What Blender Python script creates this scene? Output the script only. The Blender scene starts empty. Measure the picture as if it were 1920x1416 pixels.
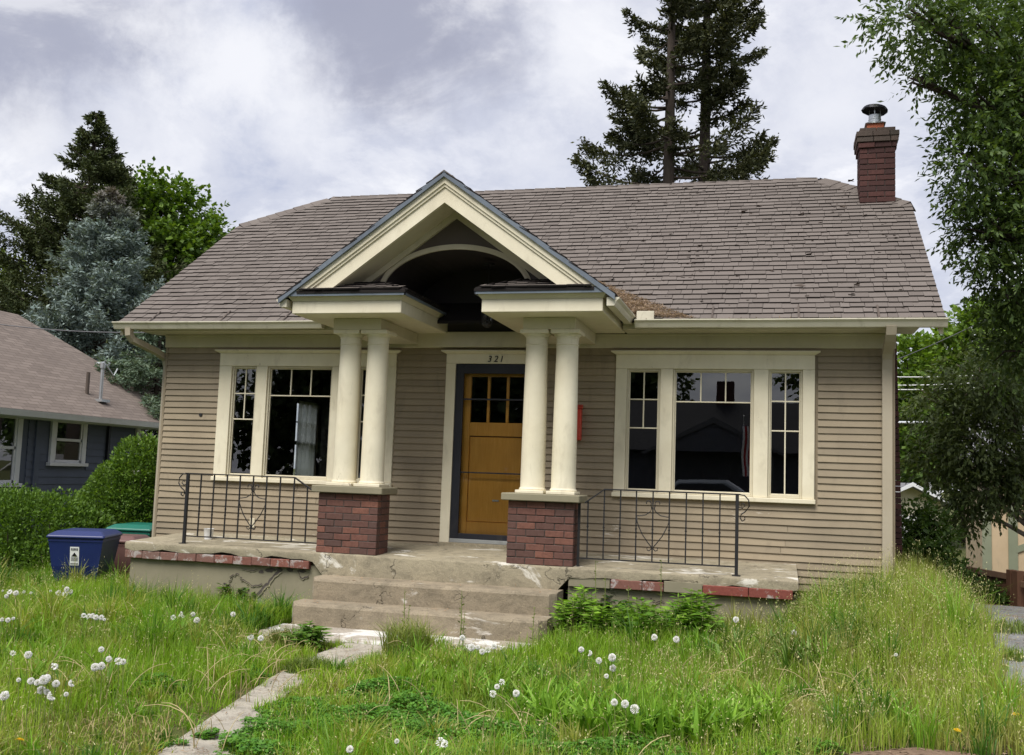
import bpy, bmesh, math, random
import numpy as np
from mathutils import Vector, Matrix
random.seed(7); RNG = np.random.default_rng(11)
SC = bpy.context.scene
COL = SC.collection
R = math.radians

# ------------------------------------------------------------------ camera
CAM = np.array([3.3196, -11.3442, 0.8667])
FWD = np.array([-0.2578281, 0.9614957, 0.09513507])
RGT = np.array([0.96614789, 0.25563579, 0.03476487])
UPV = np.array([-0.00910635, -0.1008779, 0.99485714])
FPX = 1879.39
cd = bpy.data.cameras.new('camera'); cam = bpy.data.objects.new('camera', cd); COL.objects.link(cam)
cam.matrix_world = Matrix(((RGT[0], UPV[0], -FWD[0], CAM[0]), (RGT[1], UPV[1], -FWD[1], CAM[1]),
                           (RGT[2], UPV[2], -FWD[2], CAM[2]), (0, 0, 0, 1)))
cd.sensor_width = 36; cd.lens = FPX / 1920 * 36; cd.clip_end = 900; cd.clip_start = .05
SC.camera = cam
def at(px, py, d):                       # a survey sight line: point at depth d along a bearing read off the photograph
    return CAM + d * (FWD + RGT * (px - 960) / FPX - UPV * (py - 708) / FPX)

# ------------------------------------------------------------------ sky, sun, exposure
SUN_EL, SUN_AZ = R(56), R(196)           # azimuth clockwise from +Y (the sun stands behind the camera, to its left)
w = bpy.data.worlds.new('World'); SC.world = w; w.use_nodes = True
nt = w.node_tree; nt.nodes.clear()
def N(t, tree, **k):
    n = tree.nodes.new(t)
    for a, v in k.items(): setattr(n, a, v)
    return n
def sky_nodes():
    L = nt.links.new
    out = N('ShaderNodeOutputWorld', nt); bg = N('ShaderNodeBackground', nt); bg.inputs[1].default_value = .1
    sky = N('ShaderNodeTexSky', nt, sky_type='NISHITA', sun_disc=False, sun_elevation=SUN_EL, sun_rotation=SUN_AZ)
    tc = N('ShaderNodeTexCoord', nt); sep = N('ShaderNodeSeparateXYZ', nt); L(tc.outputs['Generated'], sep.inputs[0])
    za = N('ShaderNodeMath', nt, operation='ADD'); L(sep.outputs[2], za.inputs[0]); za.inputs[1].default_value = .30
    zm = N('ShaderNodeMath', nt, operation='MAXIMUM'); L(za.outputs[0], zm.inputs[0]); zm.inputs[1].default_value = .05
    dx = N('ShaderNodeMath', nt, operation='DIVIDE'); L(sep.outputs[0], dx.inputs[0]); L(zm.outputs[0], dx.inputs[1])
    dy = N('ShaderNodeMath', nt, operation='DIVIDE'); L(sep.outputs[1], dy.inputs[0]); L(zm.outputs[0], dy.inputs[1])
    cb = N('ShaderNodeCombineXYZ', nt); L(dx.outputs[0], cb.inputs[0]); L(dy.outputs[0], cb.inputs[1]); cb.inputs[2].default_value = 3.3
    def noise(sc, det, rough, dist, off):
        mp = N('ShaderNodeMapping', nt); mp.inputs['Location'].default_value = off; L(cb.outputs[0], mp.inputs[0])
        n = N('ShaderNodeTexNoise', nt); n.inputs['Scale'].default_value = sc; n.inputs['Detail'].default_value = det
        n.inputs['Roughness'].default_value = rough; n.inputs['Distortion'].default_value = dist; L(mp.outputs[0], n.inputs['Vector']); return n
    def ramp(src, stops):
        r = N('ShaderNodeValToRGB', nt); L(src, r.inputs[0]); e = r.color_ramp.elements
        r.color_ramp.interpolation = 'EASE'
        while len(e) < len(stops): e.new(.5)
        for el, (p, c) in zip(e, stops): el.position = p; el.color = (*c, 1)
        return r
    n1 = noise(3.0, 12, .62, .35, SKY_OFF1); n2 = noise(1.1, 6, .55, .3, SKY_OFF2)
    lay = ramp(n1.outputs[0], [(.34, (3.0, 3.2, 4.0)), (.45, (3.65, 3.78, 4.4)), (.54, (4.4, 4.48, 4.95)), (.64, (5.5, 5.5, 5.7))])
    # heavy grey clouds: a world-wide noise, and the two banks that hang over the house
    wn = N('ShaderNodeTexNoise', nt); wn.inputs['Scale'].default_value = 9; wn.inputs['Detail'].default_value = 9; wn.inputs['Roughness'].default_value = .66; L(tc.outputs['Generated'], wn.inputs['Vector'])
    wv = N('ShaderNodeVectorMath', nt, operation='MULTIPLY_ADD'); L(wn.outputs['Color'], wv.inputs[0]); wv.inputs[1].default_value = (.16,) * 3; L(tc.outputs['Generated'], wv.inputs[2])
    prev = ramp(n2.outputs[0], [(.60, (0, 0, 0)), (.78, (.7, .7, .7))]).outputs[0]
    for (px, py, r0, r1, st) in ((40, 40, .04, .14, .8), (200, 10, .02, .09, .7), (740, 10, .05, .14, .9), (620, 50, .02, .09, .7), (860, 70, .02, .11, .7), (760, 150, .0, .07, .6)):
        d0 = at(px, py, 1) - CAM; d0 = d0 / np.linalg.norm(d0) + .08
        ds = N('ShaderNodeVectorMath', nt, operation='DISTANCE'); L(wv.outputs[0], ds.inputs[0]); ds.inputs[1].default_value = tuple(d0)
        rr = ramp(ds.outputs['Value'], [(r0, (st,) * 3), (r1, (0, 0, 0))]); mm = N('ShaderNodeMix', nt, data_type='RGBA', blend_type='LIGHTEN'); mm.inputs[0].default_value = 1
        L(prev, mm.inputs[6]); L(rr.outputs[0], mm.inputs[7]); prev = mm.outputs[2]
    mx = N('ShaderNodeMix', nt, data_type='RGBA'); L(prev, mx.inputs[0]); L(lay.outputs[0], mx.inputs[6]); mx.inputs[7].default_value = (2.15, 2.2, 2.75, 1)
    wp = ramp(n1.outputs[0], [(.50, (0, 0, 0)), (.66, (.55, .55, .55))]).outputs[0]
    for (px, py, r0, r1, st) in ((400, 130, .02, .10, .9), (300, 60, .0, .06, .8), (520, 200, .0, .09, .8), (330, 260, .0, .10, .6), (1100, 90, .0, .09, .8), (1560, 180, .0, .12, .7), (60, 260, .0, .07, .6), (1000, 300, .0, .07, .4)):
        d0 = at(px, py, 1) - CAM; d0 = d0 / np.linalg.norm(d0) + .08
        ds = N('ShaderNodeVectorMath', nt, operation='DISTANCE'); L(wv.outputs[0], ds.inputs[0]); ds.inputs[1].default_value = tuple(d0)
        rr = ramp(ds.outputs['Value'], [(r0, (st,) * 3), (r1, (0, 0, 0))]); mm = N('ShaderNodeMix', nt, data_type='RGBA', blend_type='LIGHTEN'); mm.inputs[0].default_value = 1
        L(wp, mm.inputs[6]); L(rr.outputs[0], mm.inputs[7]); wp = mm.outputs[2]
    w3 = N('ShaderNodeMix', nt, data_type='RGBA'); L(wp, w3.inputs[0]); L(mx.outputs[2], w3.inputs[6]); w3.inputs[7].default_value = (5.5, 5.5, 5.7, 1); mx = w3
    m2 = N('ShaderNodeMix', nt, data_type='RGBA'); m2.inputs[0].default_value = .93; L(sky.outputs[0], m2.inputs[6]); L(mx.outputs[2], m2.inputs[7])
    L(m2.outputs[2], bg.inputs[0]); L(bg.outputs[0], out.inputs[0])
SKY_OFF1 = (0.3, 1.9, 0); SKY_OFF2 = (4.2, 2.2, 0)
sky_nodes()
sd = bpy.data.lights.new('sun', 'SUN'); sd.energy = 2.6; sd.angle = R(32); sd.color = (1, .965, .91)
sun = bpy.data.objects.new('sun', sd); COL.objects.link(sun)
sdir = Vector((math.sin(SUN_AZ) * math.cos(SUN_EL), math.cos(SUN_AZ) * math.cos(SUN_EL), math.sin(SUN_EL)))
sun.rotation_euler = sdir.to_track_quat('Z', 'Y').to_euler(); sun.location = (0, -30, 40)
vs = SC.view_settings; vs.view_transform = 'Standard'; vs.look = 'None'; vs.gamma = 1; vs.use_curve_mapping = False; vs.exposure = 0.85
SC.render.engine = 'CYCLES'; SC.cycles.max_bounces = 7; SC.cycles.transparent_max_bounces = 12; SC.cycles.use_denoising = True
SC.cycles.caustics_reflective = False; SC.cycles.caustics_refractive = False

# ------------------------------------------------------------------ materials
MT = {}
def base_mat(name, rough=.7, spec=.3):
    m = bpy.data.materials.new(name); m.use_nodes = True; t = m.node_tree
    b = t.nodes['Principled BSDF']; b.inputs['Roughness'].default_value = rough; b.inputs['Specular IOR Level'].default_value = spec
    MT[name] = m; return m, t, b
def rgbmix(t, fac, a, b, mode='MIX'):
    m = N('ShaderNodeMix', t, data_type='RGBA', blend_type=mode)
    for s, i in ((fac, 0), (a, 6), (b, 7)):
        if isinstance(s, (int, float)): m.inputs[i].default_value = s
        elif isinstance(s, tuple): m.inputs[i].default_value = (*s[:3], 1)
        else: t.links.new(s, m.inputs[i])
    return m.outputs[2]
def tnoise(t, scale, det=5, rough=.55, dist=0, stretch=(1, 1, 1), coord='Object', out=0):
    tc = N('ShaderNodeTexCoord', t); mp = N('ShaderNodeMapping', t); mp.inputs['Scale'].default_value = stretch
    if coord == 'World':
        g = N('ShaderNodeNewGeometry', t); t.links.new(g.outputs['Position'], mp.inputs[0])
    else: t.links.new(tc.outputs[coord], mp.inputs[0])
    n = N('ShaderNodeTexNoise', t); n.inputs['Scale'].default_value = scale; n.inputs['Detail'].default_value = det
    n.inputs['Roughness'].default_value = rough; n.inputs['Distortion'].default_value = dist
    t.links.new(mp.outputs[0], n.inputs['Vector']); return n.outputs[out]
def tramp(t, src, p0, p1, c0=(0, 0, 0), c1=(1, 1, 1)):
    r = N('ShaderNodeValToRGB', t); t.links.new(src, r.inputs[0]); e = r.color_ramp.elements
    e[0].position = p0; e[0].color = (*c0, 1); e[1].position = p1; e[1].color = (*c1, 1); return r.outputs[0]
def bump(t, b, src, strength=.3, dist=.004):
    n = N('ShaderNodeBump', t); n.inputs['Strength'].default_value = strength; n.inputs['Distance'].default_value = dist
    t.links.new(src, n.inputs['Height']); t.links.new(n.outputs[0], b.inputs['Normal'])
def orand(t):
    return N('ShaderNodeObjectInfo', t).outputs['Random']
def attr(t, nm, o='Fac'):
    a = N('ShaderNodeAttribute', t); a.attribute_name = nm; return a.outputs[o]

def paint(name, c, c2=None, chip=None, chip_amt=.66, rough=.55, dirt=(.25, .22, .16), dirt_amt=.35, stretch=(1, 1, 1), spec=.3):
    m, t, b = base_mat(name, rough, spec)
    c2 = c2 or tuple(x * .82 for x in c)
    k = rgbmix(t, tramp(t, tnoise(t, 2.2, 6, .6, coord='World'), .3, .7), c, c2)
    if name == 'siding_paint': k = rgbmix(t, 1.0, k, rgbmix(t, orand(t), (.86, .85, .84), (1.10, 1.08, 1.05)), 'MULTIPLY')
    k = rgbmix(t, tramp(t, tnoise(t, 7, 8, .65, .4, (1, 1, .35), 'World'), .55, .82, (0, 0, 0), (dirt_amt,) * 3), k, dirt)
    if name.startswith('cream'):
        k = rgbmix(t, tramp(t, tnoise(t, 26, 6, .7, .5, (1, 1, .05), 'World'), .66, .70, (0, 0, 0), (.5,) * 3), k, tuple(x * .55 for x in c))
        k = rgbmix(t, tramp(t, tnoise(t, 2.6, 8, .7, .6, (1, 1, .5), 'World'), .45, .75, (0, 0, 0), (.35,) * 3), k, tuple(x * .72 for x in c))
    if chip:
        cn = tnoise(t, 14, 8, .7, 1.2, stretch, 'World'); area = tnoise(t, 1.1, 3, .5, coord='World')
        mm = N('ShaderNodeMath', t, operation='MULTIPLY'); t.links.new(cn, mm.inputs[0]); t.links.new(tramp(t, area, .35, .75, (.55,) * 3, (1.15,) * 3), mm.inputs[1])
        msk = tramp(t, mm.outputs[0], chip_amt, chip_amt + .015)
        k = rgbmix(t, msk, k, chip)
        bump(t, b, msk, -.35, .002)
    else:
        bump(t, b, tnoise(t, 60, 4, .6, coord='World'), .12, .002)
    t.links.new(k, b.inputs['Base Color']); return m
CREAM = (.74, .685, .53)
paint('cream_paint', CREAM, (.64, .58, .43), chip=(.36, .31, .235), chip_amt=.64, rough=.55, dirt=(.36, .31, .22), dirt_amt=.55)
paint('cream_trim_dull', (.60, .55, .415), (.52, .47, .35), rough=.55, dirt=(.3, .26, .18), dirt_amt=.4)
paint('siding_paint', (.30, .248, .172), (.25, .205, .142), chip=(.45, .40, .32), chip_amt=.63, rough=.62, dirt=(.15, .12, .085), dirt_amt=.65, stretch=(.35, 1, 2.2))
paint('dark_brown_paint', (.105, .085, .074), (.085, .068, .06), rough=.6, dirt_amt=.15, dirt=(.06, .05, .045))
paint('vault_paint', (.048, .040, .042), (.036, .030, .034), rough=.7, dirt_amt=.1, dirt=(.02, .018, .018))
paint('gutter_paint', (.66, .62, .50), (.55, .51, .40), rough=.4, dirt=(.16, .13, .09), dirt_amt=.6)
paint('downspout_paint', (.40, .35, .265), (.36, .31, .23), rough=.5)
paint('porch_tan_paint', (.245, .22, .150), (.20, .18, .122), chip=(.145, .135, .115), chip_amt=.69, rough=.75, dirt=(.14, .12, .085), dirt_amt=.5)
paint('black_iron', (.018, .018, .021), (.026, .025, .026), rough=.45, dirt=(.05, .035, .025), dirt_amt=.3)
paint('storm_door_frame', (.016, .017, .023), (.022, .023, .03), rough=.4, dirt_amt=.1)
paint('drip_metal', (.165, .195, .23), (.115, .135, .165), rough=.4, dirt=(.05, .055, .06), dirt_amt=.6)
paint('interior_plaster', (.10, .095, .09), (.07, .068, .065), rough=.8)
paint('slate_siding', (.098, .115, .160), (.084, .10, .14), rough=.6, dirt=(.06, .07, .10), dirt_amt=.4)
paint('white_trim', (.74, .75, .76), (.66, .67, .68), rough=.5, dirt=(.4, .4, .4), dirt_amt=.3)
paint('blue_plastic', (.011, .023, .118), (.010, .019, .098), rough=.42, dirt=(.03, .04, .12), dirt_amt=.4, spec=.45)
paint('green_plastic', (.012, .15, .105), (.010, .12, .085), rough=.42, dirt=(.05, .15, .11), dirt_amt=.3, spec=.45)
paint('maroon_plastic', (.16, .085, .075), (.12, .06, .055), rough=.5, dirt=(.1, .07, .06), dirt_amt=.4)
paint('red_paint', (.55, .06, .035), (.48, .05, .03), rough=.45, dirt_amt=.2)
paint('tan_wall', (.60, .46, .30), (.54, .41, .26), rough=.7)
paint('sage_trim', (.27, .29, .20), (.23, .25, .17), rough=.6)
paint('pale_yellow_wall', (.72, .68, .50), (.66, .62, .45), rough=.7)
paint('white_wall', (.78, .78, .79), (.70, .71, .73), rough=.6)
paint('car_paint', (.34, .37, .42), (.34, .37, .42), rough=.25, dirt_amt=.1, spec=.6)
paint('dark_house_wall', (.10, .105, .13), (.09, .09, .11), rough=.7)
paint('rusty_metal', (.10, .075, .06), (.07, .055, .045), rough=.6)
paint('galvanized', (.55, .57, .58), (.42, .44, .45), rough=.35, dirt=(.2, .2, .2), dirt_amt=.4)
MT['galvanized'].node_tree.nodes['Principled BSDF'].inputs['Metallic'].default_value = .7
paint('clay_tile', (.45, .13, .065), (.38, .11, .055), rough=.75)
paint('white_plastic', (.80, .80, .79), (.74, .74, .73), rough=.4, dirt_amt=.1)
paint('asphalt', (.055, .055, .058), (.045, .045, .047), rough=.9)
paint('ink', (.012, .012, .014), (.012, .012, .014), rough=.5, dirt_amt=0)
paint('grey_ink', (.12, .12, .13), rough=.6, dirt_amt=0)
paint('flag_red', (.45, .02, .03), rough=.7); paint('flag_blue', (.02, .03, .15), rough=.7)

def concrete(name, c, c2, white=None, wamt=.6, green=None):
    m, t, b = base_mat(name, .9, .2)
    k = rgbmix(t, tramp(t, tnoise(t, 1.7, 8, .62, .3, coord='World'), .3, .72), c, c2)
    k = rgbmix(t, tramp(t, tnoise(t, 11, 8, .7, .6, coord='World'), .56, .72, (0, 0, 0), (.7,) * 3), k, tuple(x * .42 for x in c))
    k = rgbmix(t, tramp(t, tnoise(t, 4.5, 10, .72, .8, (1, 1, 1.6), 'World'), .46, .66, (0, 0, 0), (.62,) * 3), k, tuple(x * .52 for x in c2))
    k = rgbmix(t, tramp(t, tnoise(t, 70, 5, .8, 0, coord='World'), .50, .68, (0, 0, 0), (.55,) * 3), k, tuple(x * .45 for x in c2))
    k = rgbmix(t, tramp(t, tnoise(t, 55, 5, .8, .3, coord='World'), .58, .72, (0, 0, 0), (.5,) * 3), k, tuple(min(.8, x * 1.7) for x in c))
    if white:
        wn = tnoise(t, 3.1, 9, .68, .9, (.5, 1.1, 1), 'World'); k = rgbmix(t, tramp(t, wn, wamt, wamt + .06), k, white)
    cr = N('ShaderNodeTexVoronoi', t, feature='DISTANCE_TO_EDGE'); cr.inputs['Scale'].default_value = .9
    g = N('ShaderNodeNewGeometry', t); dn = N('ShaderNodeTexNoise', t); dn.inputs['Scale'].default_value = 5; dn.inputs['Detail'].default_value = 5
    t.links.new(g.outputs['Position'], dn.inputs['Vector'])
    vm = N('ShaderNodeVectorMath', t, operation='MULTIPLY_ADD'); t.links.new(dn.outputs['Color'], vm.inputs[0]); vm.inputs[1].default_value = (.8,) * 3
    t.links.new(g.outputs['Position'], vm.inputs[2]); t.links.new(vm.outputs[0], cr.inputs['Vector'])
    ck = tramp(t, cr.outputs[0], .0, .009, (1, 1, 1), (0, 0, 0))
    cm = N('ShaderNodeMath', t, operation='MULTIPLY'); t.links.new(ck, cm.inputs[0]); t.links.new(tramp(t, tnoise(t, 1.9, 4, .6, coord='World'), .52, .60), cm.inputs[1]); ck = cm.outputs[0]
    k = rgbmix(t, tramp(t, ck, 0, 1, (0, 0, 0), (.75,) * 3), k, (.05, .045, .035))
    t.links.new(k, b.inputs['Base Color'])
    hn = tnoise(t, 38, 8, .75, .5, coord='World'); ad = N('ShaderNodeMath', t, operation='SUBTRACT'); t.links.new(hn, ad.inputs[0]); t.links.new(ck, ad.inputs[1])
    bump(t, b, ad.outputs[0], .8, .010)
concrete('porch_concrete', (.345, .30, .21), (.275, .24, .17), (.60, .57, .50), .57)
concrete('worn_step_concrete', (.335, .275, .195), (.255, .215, .155), (.56, .52, .46), .63)
concrete('whitewashed_concrete', (.46, .42, .36), (.36, .31, .25), (.66, .64, .60), .50)
concrete('path_concrete', (.46, .42, .35), (.38, .345, .285), (.52, .49, .43), .60)
concrete('driveway_concrete', (.25, .25, .245), (.20, .20, .195), (.31, .31, .30), .62)
concrete('foundation_concrete', (.30, .27, .21), (.24, .215, .165), (.4, .37, .3), .7)

def brick_mat(name, c, hi, lo, white=.0):
    m, t, b = base_mat(name, .85, .2)
    r = orand(t)
    k = rgbmix(t, tramp(t, r, .0, .55), lo, c); k = rgbmix(t, tramp(t, r, .6, 1.0), k, hi)
    k = rgbmix(t, tramp(t, tnoise(t, 30, 6, .7, .3, (1, 1, 1), 'World'), .40, .75, (0, 0, 0), (.65,) * 3), k, tuple(x * .5 for x in c))
    if white:
        k = rgbmix(t, tramp(t, tnoise(t, 9, 8, .7, .6, coord='World'), white, white + .08), k, (.36, .32, .30))
    t.links.new(k, b.inputs['Base Color'])
    bump(t, b, tnoise(t, 95, 4, .7, 0, (1, 1, .25), 'World'), .5, .003)
brick_mat('red_brick', (.142, .068, .054), (.205, .092, .066), (.095, .058, .050))
brick_mat('chimney_brick', (.072, .034, .030), (.098, .044, .038), (.055, .030, .028))
brick_mat('chimney_cap_brick', (.10, .075, .062), (.14, .10, .08), (.07, .06, .05))
brick_mat('coping_brick', (.20, .085, .065), (.25, .10, .075), (.20, .13, .11), .53)
brick_mat('red_coping_brick', (.215, .062, .048), (.23, .07, .052), (.19, .06, .048), .56)
concrete('mortar', (.10, .085, .075), (.07, .06, .055), (.2, .19, .17), .72)

def shingle_mat(name, use_obj, c1, c2, c3):
    m, t, b = base_mat(name, .93, .15)
    r = orand(t) if use_obj else attr(t, 'rnd')
    k = rgbmix(t, r, c1, c2)
    k = rgbmix(t, tramp(t, tnoise(t, 1.1, 5, .6, coord='World'), .35, .75), k, c3, 'MIX')
    k = rgbmix(t, .55, k, rgbmix(t, r, c1, c2))
    k = rgbmix(t, tramp(t, tnoise(t, 240, 2, .7, coord='World'), .35, .7, (0, 0, 0), (.5,) * 3), k, tuple(x * .55 for x in c1))
    t.links.new(k, b.inputs['Base Color']); bump(t, b, tnoise(t, 300, 2, .7, coord='World'), .4, .003)
SH = ((.142, .121, .108), (.190, .164, .147), (.165, .143, .128))
shingle_mat('shingle_top', True, *SH); shingle_mat('shingle_top_field', False, *SH)
m, t, b = base_mat('shingle_edge', .95, .1); b.inputs['Base Color'].default_value = (.022, .019, .018, 1)
def rows_mat(name, c1, c2, sx, sz, vaxis):      # far shingle roof: courses as a fine brick pattern, too small to build
    m, t, b = base_mat(name, .92, .15)
    tc = N('ShaderNodeTexCoord', t); mp = N('ShaderNodeMapping', t); t.links.new(tc.outputs['UV'], mp.inputs[0])
    br = N('ShaderNodeTexBrick', t); br.inputs['Scale'].default_value = 1; br.inputs['Brick Width'].default_value = sx; br.inputs['Row Height'].default_value = sz
    br.inputs['Mortar Size'].default_value = .008; br.inputs['Color1'].default_value = (*c1, 1); br.inputs['Color2'].default_value = (*c2, 1)
    br.inputs['Mortar'].default_value = tuple(x * .45 for x in c1) + (1,); br.inputs['Mortar Smooth'].default_value = .3
    t.links.new(mp.outputs[0], br.inputs['Vector'])
    k = rgbmix(t, tramp(t, tnoise(t, 1.5, 6, .6, coord='World'), .35, .7, (0, 0, 0), (.4,) * 3), br.outputs[0], tuple(x * .75 for x in c1))
    t.links.new(k, b.inputs['Base Color'])
rows_mat('neighbour_shingles', (.225, .185, .160), (.165, .135, .117), .28, .10, 1)
rows_mat('grey_shingles', (.22, .22, .23), (.17, .17, .18), .3, .12, 1)
rows_mat('dark_shingles', (.05, .05, .055), (.04, .04, .045), .3, .12, 1)

def wood(name, c1, c2, rough=.35, st=(6, 6, .5), sc=6, spec=.4):
    m, t, b = base_mat(name, rough, spec)
    n = tnoise(t, sc, 7, .6, 1.4, st); k = rgbmix(t, tramp(t, n, .3, .7), c1, c2)
    k = rgbmix(t, tramp(t, tnoise(t, 2, 3, .5, .3), .4, .8, (0, 0, 0), (.5,) * 3), k, tuple(x * .6 for x in c1))
    t.links.new(k, b.inputs['Base Color']); bump(t, b, n, .08, .002)
wood('amber_door_wood', (.56, .255, .034), (.66, .33, .058))
wood('door_groove', (.10, .045, .012), (.08, .035, .01))
wood('fence_wood', (.135, .066, .040), (.19, .10, .062), .85, (9, 9, .6), 5, .15)
wood('fence_wood_pale', (.27, .165, .105), (.22, .13, .085), .85, (9, 9, .6), 5, .15)
wood('bark', (.085, .068, .055), (.05, .04, .034), .95, (3, 3, .6), 5, .1)
wood('pale_twig', (.26, .22, .18), (.17, .14, .115), .95, (3, 3, .6), 5, .1)
wood('pole_wood', (.12, .10, .085), (.09, .075, .06), .95, (6, 6, .3), 5, .1)

def glass_mat(name, ior, tint=(.92, .95, .95)):
    m = bpy.data.materials.new(name); m.use_nodes = True; t = m.node_tree; t.nodes.clear(); MT[name] = m
    o = N('ShaderNodeOutputMaterial', t); fr = N('ShaderNodeFresnel', t); fr.inputs[0].default_value = ior
    tr = N('ShaderNodeBsdfTransparent', t); tr.inputs[0].default_value = (*tint, 1)
    gl = N('ShaderNodeBsdfGlossy', t); gl.inputs['Roughness'].default_value = .004
    bp = N('ShaderNodeBump', t); bp.inputs['Strength'].default_value = .02; bp.inputs['Distance'].default_value = .01
    t.links.new(tnoise(t, 1.6, 2, .5, coord='World'), bp.inputs['Height']); t.links.new(bp.outputs[0], gl.inputs['Normal'])
    mx = N('ShaderNodeMixShader', t); t.links.new(fr.outputs[0], mx.inputs[0]); t.links.new(tr.outputs[0], mx.inputs[1]); t.links.new(gl.outputs[0], mx.inputs[2]); t.links.new(mx.outputs[0], o.inputs[0])
glass_mat('window_glass', 2.15, (.72, .76, .76)); glass_mat('storm_glass', 1.35, (.93, .94, .93))

def foliage(name, transl=.3, rough=.55, spec=.3):
    m, t, b = base_mat(name, rough, spec); a = attr(t, 'col', 'Color'); t.links.new(a, b.inputs['Base Color'])
    tr = N('ShaderNodeBsdfTranslucent', t); t.links.new(rgbmix(t, 1.0, a, (1.5, 1.5, .6), 'MULTIPLY'), tr.inputs[0])
    mx = N('ShaderNodeMixShader', t); mx.inputs[0].default_value = transl
    t.links.new(b.outputs[0], mx.inputs[1]); t.links.new(tr.outputs[0], mx.inputs[2]); t.links.new(mx.outputs[0], t.nodes['Material Output'].inputs[0])
foliage('foliage'); foliage('grass_blades', .35, .5); foliage('needles', .1, .7, .15); foliage('dry_matter', .1, .9, .05)
m, t, b = base_mat('seed_fluff', .9, .1); b.inputs['Base Color'].default_value = (.86, .85, .82, 1)
m, t, b = base_mat('added_sheet_cloth', .9, .1); b.inputs['Base Color'].default_value = (.8, .8, .74, 1); b.inputs['Alpha'].default_value = .8  # cloth of the sheet added to brighten the side window
tr = N('ShaderNodeBsdfTranslucent', t); tr.inputs[0].default_value = (.85, .87, .78, 1); mx = N('ShaderNodeMixShader', t); mx.inputs[0].default_value = .7
t.links.new(b.outputs[0], mx.inputs[1]); t.links.new(tr.outputs[0], mx.inputs[2]); t.links.new(mx.outputs[0], t.nodes['Material Output'].inputs[0])
m, t, b = base_mat('yellow_petal', .6, .2); b.inputs['Base Color'].default_value = (.75, .48, .01, 1)
m, t, b = base_mat('stem_green', .6, .3); b.inputs['Base Color'].default_value = (.16, .2, .05, 1)
def ground_mat():
    m, t, b = base_mat('ground', .95, .1)
    k = rgbmix(t, tramp(t, tnoise(t, 1.3, 8, .6, coord='World'), .35, .65), (.055, .06, .022), (.085, .10, .03))
    k = rgbmix(t, tramp(t, tnoise(t, 9, 6, .7, coord='World'), .5, .75, (0, 0, 0), (.7,) * 3), k, (.11, .085, .05))
    t.links.new(k, b.inputs['Base Color']); bump(t, b, tnoise(t, 25, 6, .7, coord='World'), .6, .02)
    m, t, b = base_mat('mulch', .95, .1)
    k = rgbmix(t, tramp(t, tnoise(t, 16, 8, .7, .5, coord='World'), .35, .65), (.17, .115, .08), (.26, .185, .13))
    t.links.new(k, b.inputs['Base Color']); bump(t, b, tnoise(t, 40, 6, .7, coord='World'), .8, .02)
ground_mat()

# ------------------------------------------------------------------ mesh helpers
def _chamfer_template():
    cs = [(sx, sy, sz) for sx in (-1, 1) for sy in (-1, 1) for sz in (-1, 1)]
    idx = {(c, a): i * 3 + a for i, c in enumerate(cs) for a in range(3)}
    F = []
    for a in range(3):
        o = [k for k in range(3) if k != a]
        for s in (-1, 1):
            q = []
            for u, v in ((-1, -1), (1, -1), (1, 1), (-1, 1)):
                c = [0] * 3; c[a] = s; c[o[0]] = u; c[o[1]] = v; q.append(idx[(tuple(c), a)])
            F.append(q)
        for u in (-1, 1):
            for v in (-1, 1):
                c0 = [0] * 3; c0[o[0]] = u; c0[o[1]] = v; c1 = list(c0); c0[a] = -1; c1[a] = 1; c0, c1 = tuple(c0), tuple(c1)
                F.append([idx[(c0, o[0])], idx[(c1, o[0])], idx[(c1, o[1])], idx[(c0, o[1])]])
    for c in cs: F.append([idx[(c, 0)], idx[(c, 1)], idx[(c, 2)]])
    P = np.array([[c[k] * (1 if k == a else .8) for k in range(3)] for c in cs for a in range(3)], float)
    G = []
    for f in F:
        p = P[f]; n = np.cross(p[1] - p[0], p[2] - p[0]); G.append(f if n @ p.mean(0) > 0 else f[::-1])
    return cs, G
_CS, _CF = _chamfer_template()
BOXF = [(0, 3, 2, 1), (4, 5, 6, 7), (0, 1, 5, 4), (1, 2, 6, 5), (2, 3, 7, 6), (3, 0, 4, 7)]
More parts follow.
